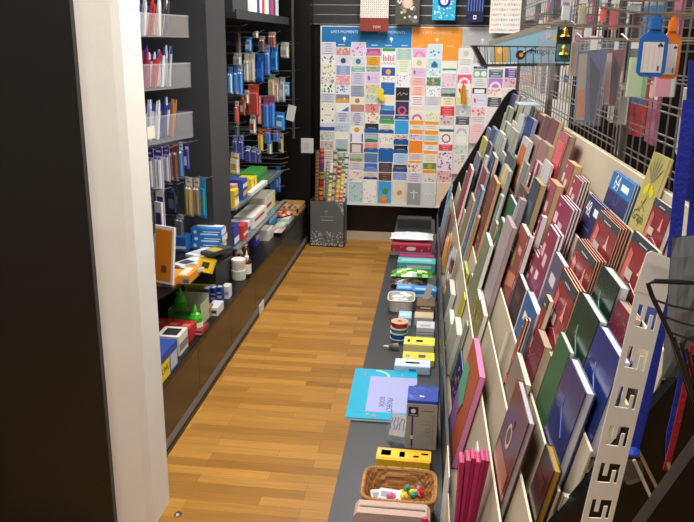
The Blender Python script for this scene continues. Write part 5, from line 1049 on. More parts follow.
for s_ in range(4):
    zz = .5 + .42 * s_
    t = thing('wall_shelf', 'grey wall shelf across the far aisle, %s from the floor' % ORD[s_], 'shelf', T(2.3, .6, zz), 'shelves across the far aisle')
    MB().box((0, 0, -.02), (.39, 5.4, 0), '#8a8884').build('shelf_board', MATTE, t)
    for i in range(20):
        c, nm = BC[rnd.randrange(len(BC))]; h = rnd.uniform(.14, .32); y = .75 + i * .26; wd = rnd.uniform(.14, .23)
        m = MB(); m.rbox((0, 0, 0), (.2, wd, h), c, .003); c2 = BC[rnd.randrange(len(BC))][0]; m.quad([(-.0006, .01, h*.3), (-.0006, wd - .01, h*.3), (-.0006, wd - .01, h*.6), (-.0006, .01, h*.6)], c2)
        tag(m.build('storage_box', PAPER, None, T(2.33, y, zz + .0005)), '%s box on the %s shelf across the far aisle, %s from the near end' % (nm, ORD[s_], ORD[i]), 'box', 'boxes across the far aisle')
# ------------------------------------------------------------------ goods on the ledge
ZL = .3005
def lput(*a, **k): return put(*a, z0=ZL, **k)
lput('riser_box', 'black flat riser box at the far end of the ledge', 'box', (397, 431, 228, 219, 216), '#2c2e32', [fband(.85, .95, '#4a4d52')], maxd=.3)
# stack with red photo pack
x0, x1, y0, y1, a_, b_ = setpx(ZL, 389, 432, 259, 250, 240); y1 = y0 + .22
zb_ = ZL
for i, (h, c, lb) in enumerate([(.022, '#4a3a38', 'dark brown flat box at the bottom of the stack with the red pack'), (.022, '#8a8684', 'grey flat box under the red pack on the ledge'), (.045, '#b03a4c', 'red patterned pack with a white oval label')]):
    o = carton('flat_box', lb, 'box', x0 + .004 * i, x1 - .003 * i, y0 + .003 * i, y1 - .002 * i, zb_, zb_ + h, c, [] if i < 2 else [fband(0, 1, '#a83448'), lambda m, w_, h, d_: m.disc(.0, h*.5, h*.3, '#e8e0e0', -.0012, 12, 2.4), lambda m, w_, h, d_: [m.disc(-w_/2 + .02 + .045*k, h*(.3 + .4*(k % 2)), .006, '#d8808c', -.001, 6) for k in range(7)], tband(.1, .9, '#c04a58', .03, .97)], m_=GLOSS); zb_ += h + .0004
tag(pillow_mesh(x1 - x0 + .01, .16, .05, '#e4e6e8', ['#f2f2f2', '#c8ccd0'], seed=11).build('white_bag', PLAST, None, T((x0 + x1) / 2, y0 + .14, zb_ + .0005)), 'white plastic bag lying on top of the red pack', 'bag')
# magenta, teal packs
lput('magenta_pack', 'magenta flat pack between the teal pack and the red stack', 'packet', (399, 434, 262, 257, 252), '#a82a70', [fband(.2, .8, '#c8b0d0', .2, .8)], maxd=.06)
lput('teal_pack', 'teal flat pack with pale lettering on the ledge', 'packet', (397, 435, 271, 263, 256), '#5ab0ae', [fband(.3, .7, '#c8e4e4', .25, .9), tband(.3, .7, '#8ad0cc', .1, .9)], maxd=.12)
def bagpx(nm, lb, xl, xr, yb, dep, h, c, c2, seed, rot=0, m_=GLOSS, cat='bag', z0=ZL):
    A = P(xl, yb, z=z0); B = P(xr, yb, z=z0); L = B.x - A.x
    return tag(pillow_mesh(L, dep, h, c, c2, seed=seed).build(nm, m_, None, T((A.x + B.x) / 2, A.y + dep / 2, z0 + .0005) @ R(rot)), lb, cat)
bagpx('green_bag', 'bright green crinkled bag on the ledge', 390, 433, 281, .12, .06, '#4a9a2c', ['#8ac858', '#2c7a1c', '#a8d878', '#e0ecd0'], 4)
bagpx('brown_bag', 'dark brown bag of beads in front of the green bag', 390, 423, 288, .09, .045, '#2c2018', ['#5a3a28', '#1c1410', '#6a4a38'], 6)
for i, (px, c, lb) in enumerate([((412, 436, 300, 291, 285), '#3f8fd0', 'light blue card pack at the rack side of the ledge'), ((396, 412, 296, 289, 283), '#58a0d8', 'light blue card pack in front of the brown bag'), ((391, 414, 303, 296, 291), '#2c74c0', 'mid blue card pack behind the white basket')]):
    lput('card_pack', lb, 'packet', px, c, [fband(.3, .6, '#c8e0f2', .15, .85), tband(.2, .5, '#a8d0ec', .1, .9)], maxd=.09, group='blue card packs on the ledge')
for i in range(3):
    x0, x1, y0, y1, a_, b_ = setpx(ZL, 416, 434, 318, 306, 300)
    carton('kraft_pack', 'kraft brown flat box, %s of the small stack by the rack lip' % ['lowest', 'middle', 'topmost'][i], 'box', x0, x1, y0, y0 + .14, ZL + .022 * i, ZL + .022 * i + .0215, ['#8a6a48', '#a88058', '#6a5038'][i], [fband(.3, .6, '#d8c8a8', .2, .8)], group='kraft boxes by the rack lip')
# white basket
def basket(lb, x0, x1, y0, y1, z, h, c, nm='basket', mt=None, flare=.012, weave=None, rad=.03, nrow=6):
    t = thing(nm, lb, 'basket', T((x0 + x1) / 2, (y0 + y1) / 2, z)); hx, hy = (x1 - x0) / 2, (y1 - y0) / 2
    def loop(k, off, n=44):
        pts = []
        f = flare * (k - 1)
        for i in range(n):
            a = 2 * PI * i / n; ca, sa = math.cos(a), math.sin(a); e = .38
            pts.append(((hx + f - off) * math.copysign(abs(ca) ** e, ca), (hy + f - off) * math.copysign(abs(sa) ** e, sa)))
        return pts
    m = MB(); N = 44
    if weave:      # woven: each row bulges in and out round the stakes
        m2 = MB(); vs = []; fs = []; rows = nrow * 2
        for r_ in range(rows + 1):
            k = r_ / rows; base = loop(k, 0, 88)
            for i, (x, y) in enumerate(base):
                b = .0016 * (1 if (i // 2 + r_ // 2) % 2 else -1); L = math.hypot(x, y); vs.append((x * (1 + b / L), y * (1 + b / L), h * k))
        for r_ in range(rows):
            for i in range(88): fs.append((r_*88 + i, r_*88 + (i+1) % 88, (r_+1)*88 + (i+1) % 88, (r_+1)*88 + i))
        m2.add(vs, fs, c); m2.c = [lin(weave[(q // 176 + (q % 88) // 4) % len(weave)]) for q in range(len(m2.c))]
        vi = []; n0 = len(m2.v)
        for r_ in range(rows + 1):
            k = r_ / rows
            for i, (x, y) in enumerate(loop(k, .004, 88)):
                b = .0014 * (1 if (i // 2 + r_ // 2) % 2 else -1); L = math.hypot(x, y); vi.append((x * (1 + b / L), y * (1 + b / L), h * k + .001))
        m2.add(vi, [f[::-1] for f in fs], c); k0 = len(fs); m2.c[k0:] = [lin(weave[(q // 176 + (q % 88) // 4 + 1) % len(weave)]) for q in range(len(fs))]
        m2.build('woven_wall', mt, t)
    else:
        vs = []; fs = []
        for k in (0, 1): vs += [(x, y, h * k) for x, y in loop(k, 0)]
        for k in (1, 0): vs += [(x, y, max(.003, h * k)) for x, y in loop(k, .003)]
        for q in range(3):
            for i in range(N): fs.append((q*N + i, q*N + (i+1) % N, (q+1)*N + (i+1) % N, (q+1)*N + i))
        m.add(vs, fs, c); 
        for r_ in range(4):
            lo = loop((r_ + .6) / 5, -.0006)
            for i in range(0, N, 1): x, y = lo[i]; L = math.hypot(x, y); m.disc(0, 0, 0, c) if False else m.box((x - .0016, y - .0016, h*(r_+.6)/5), (x + .0016, y + .0016, h*(r_+.6)/5 + .005), '#9a988c')
        m.build('basket_wall', mt or PLAST, t)
    m = MB(); m.add([(x, y, .002) for x, y in loop(0, .004)], [tuple(range(N))], c); m.add([(x, y, .0005) for x, y in loop(0, .002)], [tuple(range(N))[::-1]], c); m.build('base', mt or PLAST, t)
    m = MB(); lo = loop(1, 0); m.tube([(x, y, h) for x, y in lo] + [(lo[0][0], lo[0][1], h)], .0036 if not weave else .006, c if not weave else weave[0], 6)
    if weave:
        for i in range(0, 44, 1): x, y = lo[i]; x2, y2 = lo[(i + 1) % 44]; m.tube([(x * 1.03, y * 1.03, h - .006), (x2 * .985, y2 * .985, h + .006)], .0022, weave[1], 5)
    m.build('rim', mt or PLAST, t); return t
A, B = P(387, 312, z=ZL), P(414, 312, z=ZL)
basket('small white plastic basket with loose white slips', A.x, B.x, A.y, A.y + .155, ZL, .062, '#dcdacf', 'white_basket', flare=.008)
rnd = random.Random(12)
for i in range(6):
    tag(MB().rbox((-.03, -.018, 0), (.03, .018, .012), ['#e8e8e8', '#dfe4ea', '#eceae2'][i % 3], .004).build('paper_slip', PAPER, None, T((A.x + B.x) / 2 + rnd.uniform(-.025, .025), A.y + .05 + .012 * i, ZL + .016 + .0075 * i) @ R(rnd.uniform(-40, 40)) @ R(rnd.uniform(-12, 12), 'Y')), 'crumpled white slip in the small white basket, %s from the bottom' % ORD[i], 'slip', 'slips in the white basket')
# clear folding ruler pack standing diagonally
p = P(424, 312, z=ZL)
W = T(p.x, p.y, ZL) @ R(18, 'Y') @ R(-20)
t = thing('clear_box', 'tall clear plastic sleeve leaning against the rack lip', 'sleeve', T(p.x - .012, p.y, ZL) @ R(16, 'Y') @ R(-12, 'X'))
MB().box((-.02, 0, 0), (.02, .008, .20), '#c8ccd0').build('sleeve', CLEAR, t); MB().box((-.016, .002, .01), (.016, .006, .15), '#b8bcc0').build('insert', PAPER, t)
# light blue carton, cream and white boxes near the rack
lput('pale_blue_carton', 'pale blue carton behind the ribbon spools', 'box', (398, 411, 326, 318, 311), '#9cc4dc', [fband(.2, .5, '#dce8ee'), tband(.2, .7, '#bcd8e8', .1, .9)], maxd=.11)
lput('cream_box', 'cream topped small box beside the pale blue carton', 'box', (414, 433, 326, 318, 312), '#b8b0a0', [tband(.1, .9, '#cdb48c', .05, .95)], maxd=.1)
lput('white_small_box', 'white small box with grey print in front of the cream box', 'box', (416, 434, 338, 328, 321), '#c8cacc', [fband(.2, .35, '#8a8e94'), fband(.5, .6, '#8a8e94'), tband(.2, .5, '#a8acb0', .2, .8)], maxd=.09)
# ribbon spools
p = P(398, 341, z=ZL); r0 = .041; zz = ZL
for i, (c, lb, h) in enumerate([('#1c4f92', 'deep blue ribbon spool at the bottom of three', .030), ('#2f8a92', 'teal ribbon spool in the middle of three', .024), ('#b02820', 'red ribbon spool with a peach top, topmost of three', .030)]):
    t = thing('ribbon_spool', lb, 'ribbon', T(p.x + .002 * i, p.y + r0, zz), 'stacked ribbon spools')
    MB().lathe([(r0*.9, .003), (r0*.93, h*.5), (r0*.9, h - .003)], c, 22).build('ribbon', GLOSS, t)
    m = MB()
    for z_ in (0, h - .003): m.lathe([(r0, z_), (r0, z_ + .003)], '#d8d8d4' if i < 2 or z_ == 0 else '#e0a888', 22)
    if i == 2: m.lathe([(.013, h), (.013, h + .0006)], '#c07850', 14); m.lathe([(.006, h + .0006), (.006, h + .001)], '#3a2a20', 10)
    m.build('flange', PLAST, t); zz += h + .0005
# yellow boxes
lput('yellow_box', 'yellow and white box, farther of the two yellow boxes on the ledge', 'box', (403, 434, 353, 345, 337), '#ddd68a', [fband(.0, .45, '#d8cfa8'), tband(.1, .95, '#f0e040', .1, 1), tband(.35, .6, '#3a3c50', .4, .62), tband(.3, .6, '#9a8ab8', .12, .2), sband(.3, .6, '#c8b860')], maxd=.1, rot=-1)
lput('yellow_box', 'yellow box with dark print, nearer one behind the pale blue box', 'box', (402, 434, 366, 360, 352), '#e0d23c', [fband(.3, .6, '#4a4c3c', .55, .8), tband(.3, .65, '#4a4c50', .5, .72), tband(.3, .6, '#9a9ac0', .1, .22)], maxd=.1)
lput('pale_blue_box', 'pale blue grey box with a blue patch in front of the yellow ones', 'box', (394, 430, 374, 367, 359), '#b4c8dc', [fband(.35, .7, '#3f7cc0', .4, .62), tband(.05, .95, '#ccd8e8', .02, .98), tband(.4, .6, '#9ab0c8', .3, .7)], maxd=.085)
# metal sharpener clip
p = P(390, 349, z=ZL); t = thing('cutter', 'small grey craft cutter with a white tip beside the yellow box', 'cutter', T(p.x, p.y, ZL) @ R(-8))
MB().tube([(-.03, 0, .012), (-.005, 0, .012)], [.003, .006], '#ecebe6', 8).build('tip', PLAST, t); m = MB(); m.tube([(-.005, 0, .012), (.012, 0, .016), (.04, 0, .014)], [.007, .013, .009], '#6a6458', 8); m.tube([(.0, .008, .016), (.035, .012, .024)], .005, '#b0a890', 6); m.build('body', PLAST, t)
# PROJECT BOOK
A, B, Cc, Dd = P(344, 420, z=ZL), P(398, 420, z=ZL), P(420, 372, z=ZL), P(353, 371, z=ZL)
wbk = .262; hbk = Dd.y - A.y + .004
t = thing('project_book', 'turquoise project book with a lilac title panel lying on the ledge', 'notebook', T(A.x + .004, A.y, ZL) @ R(1))
m = MB(); m.box((0, 0, .010), (wbk, hbk, .012), '#20a8cc'); m.box((0, 0, 0), (wbk, hbk, .001), '#20a8cc'); Z = .0124
def q4(x0, y0, x1, y1, c, z=Z): m.quad([(x0, y0, z), (x1, y0, z), (x1, y1, z), (x0, y1, z)], c)
q4(.07, .055, wbk - .0, hbk - .07, '#a8aede')
def tx(s_, x, y, h, c, rot=-90, z=Z + .0004):
    vs, fs = text_geo(s_); k = h / .7; m.add(vs, fs, c, T(x, y, z) @ R(rot) @ Matrix.Scale(k, 4))
tx('PROJECT', .158, .115, .021, '#3a3f8c'); tx('BOOK', .128, .139, .021, '#3a3f8c')
for k in range(8):
    a0 = 1.6 - k * .2; cxx, cyy, rr_ = .09, hbk - .07, .05
    x_0, y_0 = cxx + math.cos(a0) * rr_, cyy + math.sin(a0) * rr_; x_1, y_1 = cxx + math.cos(a0 - .2) * rr_, cyy + math.sin(a0 - .2) * rr_
    m.quad([(x_0, y_0, Z), (x_1, y_1, Z), (x_1 + math.cos(a0 - .2)*.01, y_1 + math.sin(a0 - .2)*.01, Z), (x_0 + math.cos(a0)*.01, y_0 + math.sin(a0)*.01, Z)], '#c8e0a0')
for x, y, r_, c in [(.045, hbk - .06, .006, '#e8824a'), (.105, .022, .008, '#e8783a'), (.08, .035, .004, '#e0d070'), (.2, hbk - .045, .006, '#7ac8a8')]:
    m.add([(x + math.cos(k*.785)*r_, y + math.sin(k*.785)*r_, Z + .0003) for k in range(8)], [tuple(range(8))], c)
m.tube([(.01, .055, Z), (.03, .06, Z), (.05, .053, Z), (.07, .06, Z)], .0012, '#8ab0e0', 4)
m.build('cover', GLOSS, t); MB().box((.002, .002, .0012), (wbk - .002, hbk - .002, .0098), '#ecebe6').build('pages', PAPER, t)
# pens carton with blue plastic top
x0, x1, y0, y1, a_, b_ = setpx(ZL, 405, 436, 449, 404, 383)
t = thing('pens_carton', 'grey kraft carton of pens with a shiny blue top tray', 'box', T((x0 + x1) / 2, y0, ZL)); w_, h_ = x1 - x0, b_ - ZL; dpt = min(.11, y1 - y0)
h_ = P(420, 404, y=y0).z - ZL
m = MB(); m.rbox((-w_/2, 0, 0), (w_/2, dpt, h_ - .002), '#a8a096', .002); y = -.0007
m.rect(-w_*.44, h_*.72, -w_*.12, h_*.93, '#1c2248', y); m.disc(-w_*.28, h_*.84, w_*.08, '#dfe2ec', y - .0004, 12); m.rect(-w_*.4, h_*.745, -w_*.16, h_*.76, '#c8cce0', y - .0004)
m.rect(-w_*.33, h_*.06, -w_*.27, h_*.72, '#24348c', y); m.rect(-w_*.31, h_*.0, -w_*.29, h_*.06, '#181c30', y); m.rect(-w_*.335, h_*.22, -w_*.265, h_*.3, '#e4e4ec', y - .0004)
m.rect(-w_*.02, h_*.84, w_*.35, h_*.86, '#6a645c', y)
for zz_ in (.62, .55, .36, .30): m.tube([(w_*-.05, y, h_*zz_), (w_*.1, y, h_*(zz_ + .02)), (w_*.3, y, h_*(zz_ - .01))], .0012, '#8a8278', 4)
m.ring(w_*.36, h_*.73, .004, .006, '#a8884c', y); m.rect(w_*.35, h_*.1, w_*.37, h_*.7, '#8a8278', y); m.ring(w_*.2, h_*.42, .007, .0085, '#6a6058', y)
m.build('carton_body', PAPER, t)
m = MB(); m.rbox((-w_/2 + .001, -.001, h_ - .002), (w_/2 - .001, dpt + .001, h_ + .012), '#3a4fa8', .004)
m.quad([(-w_*.1, .03, h_ + .0125), (w_*.05, .03, h_ + .0125), (w_*.05, .036, h_ + .0125), (-w_*.1, .04, h_ + .0125)], '#e4e8f4'); m.rect(-w_/2, h_ - .002, w_/2, h_ + .001, '#c8d0e8', -.0015)
m.build('top_tray', mat('blue_gloss', .12, attr=True, noise=.05, nscale=30, bump=.4), t)
p = P(427, 384, z=ZL)
tag(MB().lathe([(.045, 0), (.05, .006), (.05, .14), (.047, .148), (0, .15)], '#16345c', 24).build('navy_tin', PLAST, None, T(p.x - .005, y0 + dpt + .056, ZL)), 'navy round tin standing behind the pens carton', 'tin')
# clear pen test stand with blue scribble card
p = P(392, 446, z=ZL)
t = thing('pen_stand', 'small clear stand with a card of blue scribbles beside the pens carton', 'stand', T(x0 - .036, y0 + .03, ZL) @ R(-14))
m = MB(); m.box((-.032, 0, 0), (.032, .05, .004), '#8a9098'); m.box((-.032, .05, 0), (-.029, .052, .10), '#c8ccd0'); m.add([(-.032, 0, .004), (.032, 0, .004), (.032, .045, .10), (-.032, .045, .10)], [(0, 1, 2, 3)], '#d8dce0'); m.box((-.033, .0, .0), (-.0305, .05, .055), '#c8ccd0'); m.build('stand_body', CLEAR, t)
m = MB(); Mx = T(0, .012, .02) @ R(-25, 'X'); m.box((-.028, 0, 0), (.028, .0015, .075), '#c8c6c0', Mx)
rnd = random.Random(9)
for k in range(5):
    x = -.024 + .011 * k; pts = [(x + rnd.uniform(-.004, .004), -.001, .02 + .011 * j) for j in range(5)]; m.tube(pts, .0013, '#1c3cc8', 4, Mx)
m.build('card', PAPER, t)
p = P(392, 446, z=ZL)
tag(MB().lathe([(.020, 0), (.024, .004), (.024, .03), (.021, .03), (.021, .006), (0, .006)], '#5a6066', 18).build('glass_pot', CLEAR, None, T(x0 - .03, y0 - .01, ZL)), 'low smoky clear pot in front of the scribble card stand', 'pot')
# yellow crayon box
lput('crayon_box', 'bright yellow box with purple hexagon and barcode behind the wicker basket', 'box', (375, 430, 471, 461, 449), '#e8b41c', [fband(.0, .25, '#e0a818'), tband(.15, .8, '#f2c62c', .0, 1), tband(.35, .85, '#e8e4dc', .08, .26), tband(.45, .48, '#3a3a3a', .1, .24), tband(.6, .63, '#3a3a3a', .1, .24), tband(.3, .75, '#7a68a0', .42, .52), tband(.35, .5, '#8a5a1c', .68, .78), tband(.6, .75, '#8a5a1c', .82, .95)], maxd=.085, rot=-1.5)
# wicker basket
A, B = P(359, 541, z=ZL), P(430, 541, z=ZL)
ybk = P(392, 472, z=ZL + .085).y
bx0, bx1, by0, by1 = -.168, .048, 1.872, 2.045
bs = basket('honey coloured wicker basket holding colourful small goods', bx0, bx1, by0, by1, ZL, .085, '#b07c44', 'wicker_basket', WICK, flare=.012, weave=['#c08a50', '#a06c38', '#d09c60'], nrow=7)
for i, (x, y, z, rz, c, lb) in enumerate([(-.085, .0, .028, 12, '#dcdadc', 'white flat pack leaning in the left of the wicker basket'), (-.062, -.012, .038, -8, '#e8e4e4', 'white printed pack on top in the wicker basket')]):
    m = MB(); m.rbox((-.034, -.03, 0), (.034, .03, .012), c); m.quad([(-.028, -.02, .0125), (.028, -.02, .0125), (.028, -.01, .0125), (-.028, -.01, .0125)], '#c8a8b0'); m.quad([(-.028, .002, .0125), (.01, .002, .0125), (.01, .02, .0125), (-.028, .02, .0125)], '#9aa0a8')
    tag(m.build('flat_pack', PAPER, None, T((bx0 + bx1) / 2 + x + .035, (by0 + by1) / 2 + y, ZL + z) @ R(rz) @ R(28, 'X')), lb, 'packet', 'packs in the wicker basket')
def spool(x, y, z, c, lb, ax=(90, 0), L=.026, r=.011):
    W = T((bx0 + bx1) / 2 + x, (by0 + by1) / 2 + y, ZL + z) @ R(ax[1]) @ R(ax[0], 'X')
    tag(MB().lathe([(r*.55, 0), (r, .003), (r, L*.55), (r*.6, L*.65), (r*.62, L), (0, L + .001)], c, 14).build('pencil_grip', PLAST, None, W), lb, 'pencil grip', 'coloured grips in the wicker basket')
for x, y, z, c, lb, ax in [(.0, .018, .046, '#e0c81c', 'yellow grip in the middle of the wicker basket', (80, 70)), (.022, .026, .05, '#1f8a74', 'green grip at the back of the basket', (30, 20)), (.044, .02, .05, '#c8303c', 'red grip at the right of the basket', (60, 100)), (-.012, -.006, .048, '#d86a9a', 'pink grip in the front of the basket', (75, -60)), (.012, -.008, .05, '#e4d02c', 'yellow grip nearest the front of the basket', (50, 30)), (.046, -.008, .05, '#1c9080', 'teal grip at the front right of the basket', (70, 200)), (.03, .002, .056, '#d8c01c', 'yellow grip lying over the green one', (85, 120)), (.0, -.02, .044, '#e8a8bc', 'pale pink grip low in the basket', (90, 10)), (.06, .006, .044, '#b82838', 'dark red grip against the right wall of the basket', (20, 60)), (.058, .03, .04, '#2a7ab8', 'blue grip at the back right of the basket', (10, 0))]:
    spool(x, y, z, c, lb, ax)
# bottom: pinkish beige case front with a red marker
A = P(361, 497, z=ZL + .12)
t = thing('pencil_case', 'pinkish beige case at the very front of the ledge', 'case', T(-.072, 1.79, ZL))
m = MB(); pts = [(-.098, 0), (.098, 0), (.104, .01), (.104, .105), (.094, .118), (-.094, .118), (-.104, .105), (-.104, .01)]
n = 8; m.add([(x, -.03, z) for x, z in pts] + [(x, .03, z) for x, z in pts], [tuple(range(n)), tuple(range(n, 2*n))[::-1]] + [(i, i+n, (i+1) % n + n, (i+1) % n) for i in range(n)], '#c4a89c'); m.build('case_body', FABR, t)
MB().box((-.09, -.003, .118), (.09, .003, .1205), '#8a7468').build('zip', FABR, t)
t = thing('marker', 'red marker with a white band standing against the beige case', 'marker', T(.018, 1.748, ZL))
MB().lathe([(.007, 0), (.008, .004), (.008, .075)], '#b01c28', 14).build('barrel', PLAST, t); MB().lathe([(.0085, .075), (.0085, .092)], '#e8e4e0', 14).build('band', PLAST, t); MB().lathe([(.009, .092), (.009, .12), (.006, .126), (0, .127)], '#c02030', 14).build('cap', PLAST, t)
# ------------------------------------------------------------------ wire book basket with a card on the grid
BY = 3.3
a, b, c_, d_ = P(472, 46, y=BY), P(543, 49, y=BY), P(482, 66, y=BY), P(543, 60, y=BY)
t = thing('book_basket', 'black wire basket jutting from the grid with a pale blue card', 'wire basket', T(0, 0, 0))
m = MB(); xg = .5515; zt = a.z; zb2 = c_.z
for yy in (BY, BY + .16):
    m.tube([(a.x, yy, zt), (xg, yy, zt + .0)], .003, '#1c1c1e'); m.tube([(c_.x, yy, zb2), (xg, yy, zb2 + .012)], .004, '#1c1c1e')
    for i in range(13):
        x = a.x + .03 + (xg - a.x - .04) * i / 12; m.tube([(x, yy, zt), (x + .008, yy, zb2)], .0016, '#1c1c1e')
for z_, x_ in ((zt, a.x), (zb2, c_.x)): m.tube([(x_, BY, z_), (x_, BY + .16, z_)], .003, '#1c1c1e')
for i in range(8): y = BY + .02 * i; m.tube([(c_.x, y, zb2), (xg, y, zb2 + .01)], .0014, '#1c1c1e')
m.build('wire_frame', PLAST, t); m = MB(); m.add([(a.x, BY - .002, zt), (a.x + .02, BY - .002, zt), (c_.x + .025, BY - .002, zb2), (c_.x, BY - .002, zb2), (a.x, BY + .162, zt), (a.x + .02, BY + .162, zt), (c_.x + .025, BY + .162, zb2), (c_.x, BY + .162, zb2)], [(0,1,2,3), (7,6,5,4), (0,4,5,1), (1,5,6,2), (2,6,7,3), (3,7,4,0)], '#141416'); m.build('end_plate', PLAST, t)
t = thing('picture_card', 'pale blue card reading Hugo leaning inside the black wire basket', 'card', T(0, BY + .05, zb2 + .0145))
x0, x1 = c_.x + .035, .543; m = MB(); H2 = zt - zb2
m.add([(x0, 0, 0), (x1, 0, 0), (x1, 0, H2 + .09), (x0, 0, H2 - .01), (x0, .008, 0), (x1, .008, 0), (x1, .008, H2 + .09), (x0, .008, H2 - .01)], [(0,1,2,3), (7,6,5,4), (0,4,5,1), (1,5,6,2), (2,6,7,3), (3,7,4,0)], '#86aec4')
m.rect(x0 + .01, .002, x0 + .075, H2 - .014, '#caa05a', -.0006); m.disc(x0 + .04, H2 * .6, .014, '#e0c088', -.001, 9); m.disc(x0 + .125, H2 * .4, .02, '#3c3028', -.001, 10); m.disc(x0 + .128, H2 * .4, .009, '#c89058', -.0014, 8); m.tube([(x0 + .135, -.001, H2*.5), (x0 + .17, -.001, H2*.75)], .005, '#3c3028', 6)
m.text("Hugo's", x0 + .215, H2 * .62, .026, '#15181c', -.0012); m.disc(x1 - .06, H2 + .02, .018, '#c8b04c', -.001, 8)
m.build('card', GLOSS, t)
MB().add([(x0 - .01, -.0015, H2 - .012), (x1, -.0015, H2 + .088), (x1, -.0015, H2 + .118), (x0 - .01, -.0015, H2 + .006), (x0 - .01, .0095, H2 - .012), (x1, .0095, H2 + .088), (x1, .0095, H2 + .118), (x0 - .01, .0095, H2 + .006)], [(0,1,2,3), (7,6,5,4), (0,4,5,1), (1,5,6,2), (2,6,7,3), (3,7,4,0)], '#8a8478').build('top_strip', PAPER, t)
# ------------------------------------------------------------------ arms and hanging goods on the near side of the grid
def arm(v, z, L, label, dz=.0):
    m = MB(); c = '#b4b2ae'
    for o_ in (0, .018): m.tube([(GU - .004, v + o_, z), (GU - L, v + o_, z - dz)], .0022, c)
    m.tube([(GU - L, v, z - dz), (GU - L, v + .018, z - dz)], .0022, c); m.box((GU - .006, v - .005, z - .04), (GU - .003, v + .024, z + .01), c)
    tag(m.build('double_hook', METAL, None, RZ), label, 'hook')
def hung(px0, py0, px1, py1, Y, name, label, cat, build, rot=0, topz=None):
    a = P((px0 + px1) / 2, py0, y=Y); b = P((px0 + px1) / 2, py1, y=Y); w_ = P(px1, (py0+py1)/2, y=Y).x - P(px0, (py0+py1)/2, y=Y).x
    t = thing(name, label, cat, T(a.x, Y, b.z) @ R(rot)); build(t, w_ / max(.4, math.cos(math.radians(rot))), a.z - b.z)
    return a
def bells(t, w, h):
    m = MB(); m.rbox((-w/2, 0, h*.28), (w/2, .003, h), '#26302e', .002); m.rect(-w*.45, h*.3, w*.45, h*.62, '#4a7c7a', -.0006); m.text('BELL', -w*.15, h*.92, w*.14, '#b8b8a8', -.001, 0); m.build('backing_card', GLOSS, t)
    for z in (.42, .76): MB().lathe([(.016, 0), (.011, .006), (.008, .02), (.003, .026), (0, .03)], '#b8903c', 14, T(0, -.014, h*z)).build('bell', METAL, t)
    MB().box((-w*.05, 0, h), (w*.05, .002, h + .012), '#26302e').build('hang_tab', PLAST, t)
def sleevy(c, c2, c3, tilt=0, film=True, beige=None):
    def f(t, w, h):
        m = MB(); m.add([(-w/2 + w*.1, 0, 0), (w*.3, 0, 0), (w/2, 0, h*.9), (-w/2, 0, h*.86), (-w/2 + w*.1, .012, 0), (w*.3, .012, 0), (w/2, .012, h*.9), (-w/2, .012, h*.86)], [(0,1,2,3), (7,6,5,4), (0,4,5,1), (1,5,6,2), (2,6,7,3), (3,7,4,0)], c)
        m.quad([(-w*.36, -.0016, h*.05), (-w*.1, -.0016, h*.05), (-w*.18, -.0016, h*.4), (-w*.42, -.0016, h*.4)], c2); m.quad([(w*.12, -.001, h*.02), (w*.26, -.001, h*.02), (w*.32, -.001, h*.6), (-w*.1, -.001, h*.82)], c3)
        m.quad([(-w/2 + w*.12, -.0008, h*.02), (-w*.08, -.0008, h*.02), (-w*.2, -.0008, h*.84), (-w*.48, -.0008, h*.82)], beige) if beige else None
        m.build('pouch', PLAST if beige else CLEAR, t)
        if film: MB().box((-w*.5, -.006, -h*.05), (w*.5, -.0045, h), '#dfe4ea').build('film', FILM, t)
        MB().box((-w*.12, 0, h*.86), (w*.12, .002, h + .01), '#dcdcdc').build('hang_tab', PLAST, t)
    return f
def plainpack(c, c2, tabw=.3):
    def f(t, w, h):
        m = MB(); m.rbox((-w/2, 0, 0), (w/2, .008, h*.72), c, .003); m.rect(w*.25, 0, w*.42, h*.7, c2, -.0008); m.build('pack_body', PLAST, t)
        MB().box((-w*.5, -.003, h*.0), (w*.5, -.0018, h), '#e8ecf0').build('film', FILM, t); MB().box((-w*.5, .001, h*.88), (w*.5, .003, h), '#dcdcd8').build('header', PAPER, t)
    return f
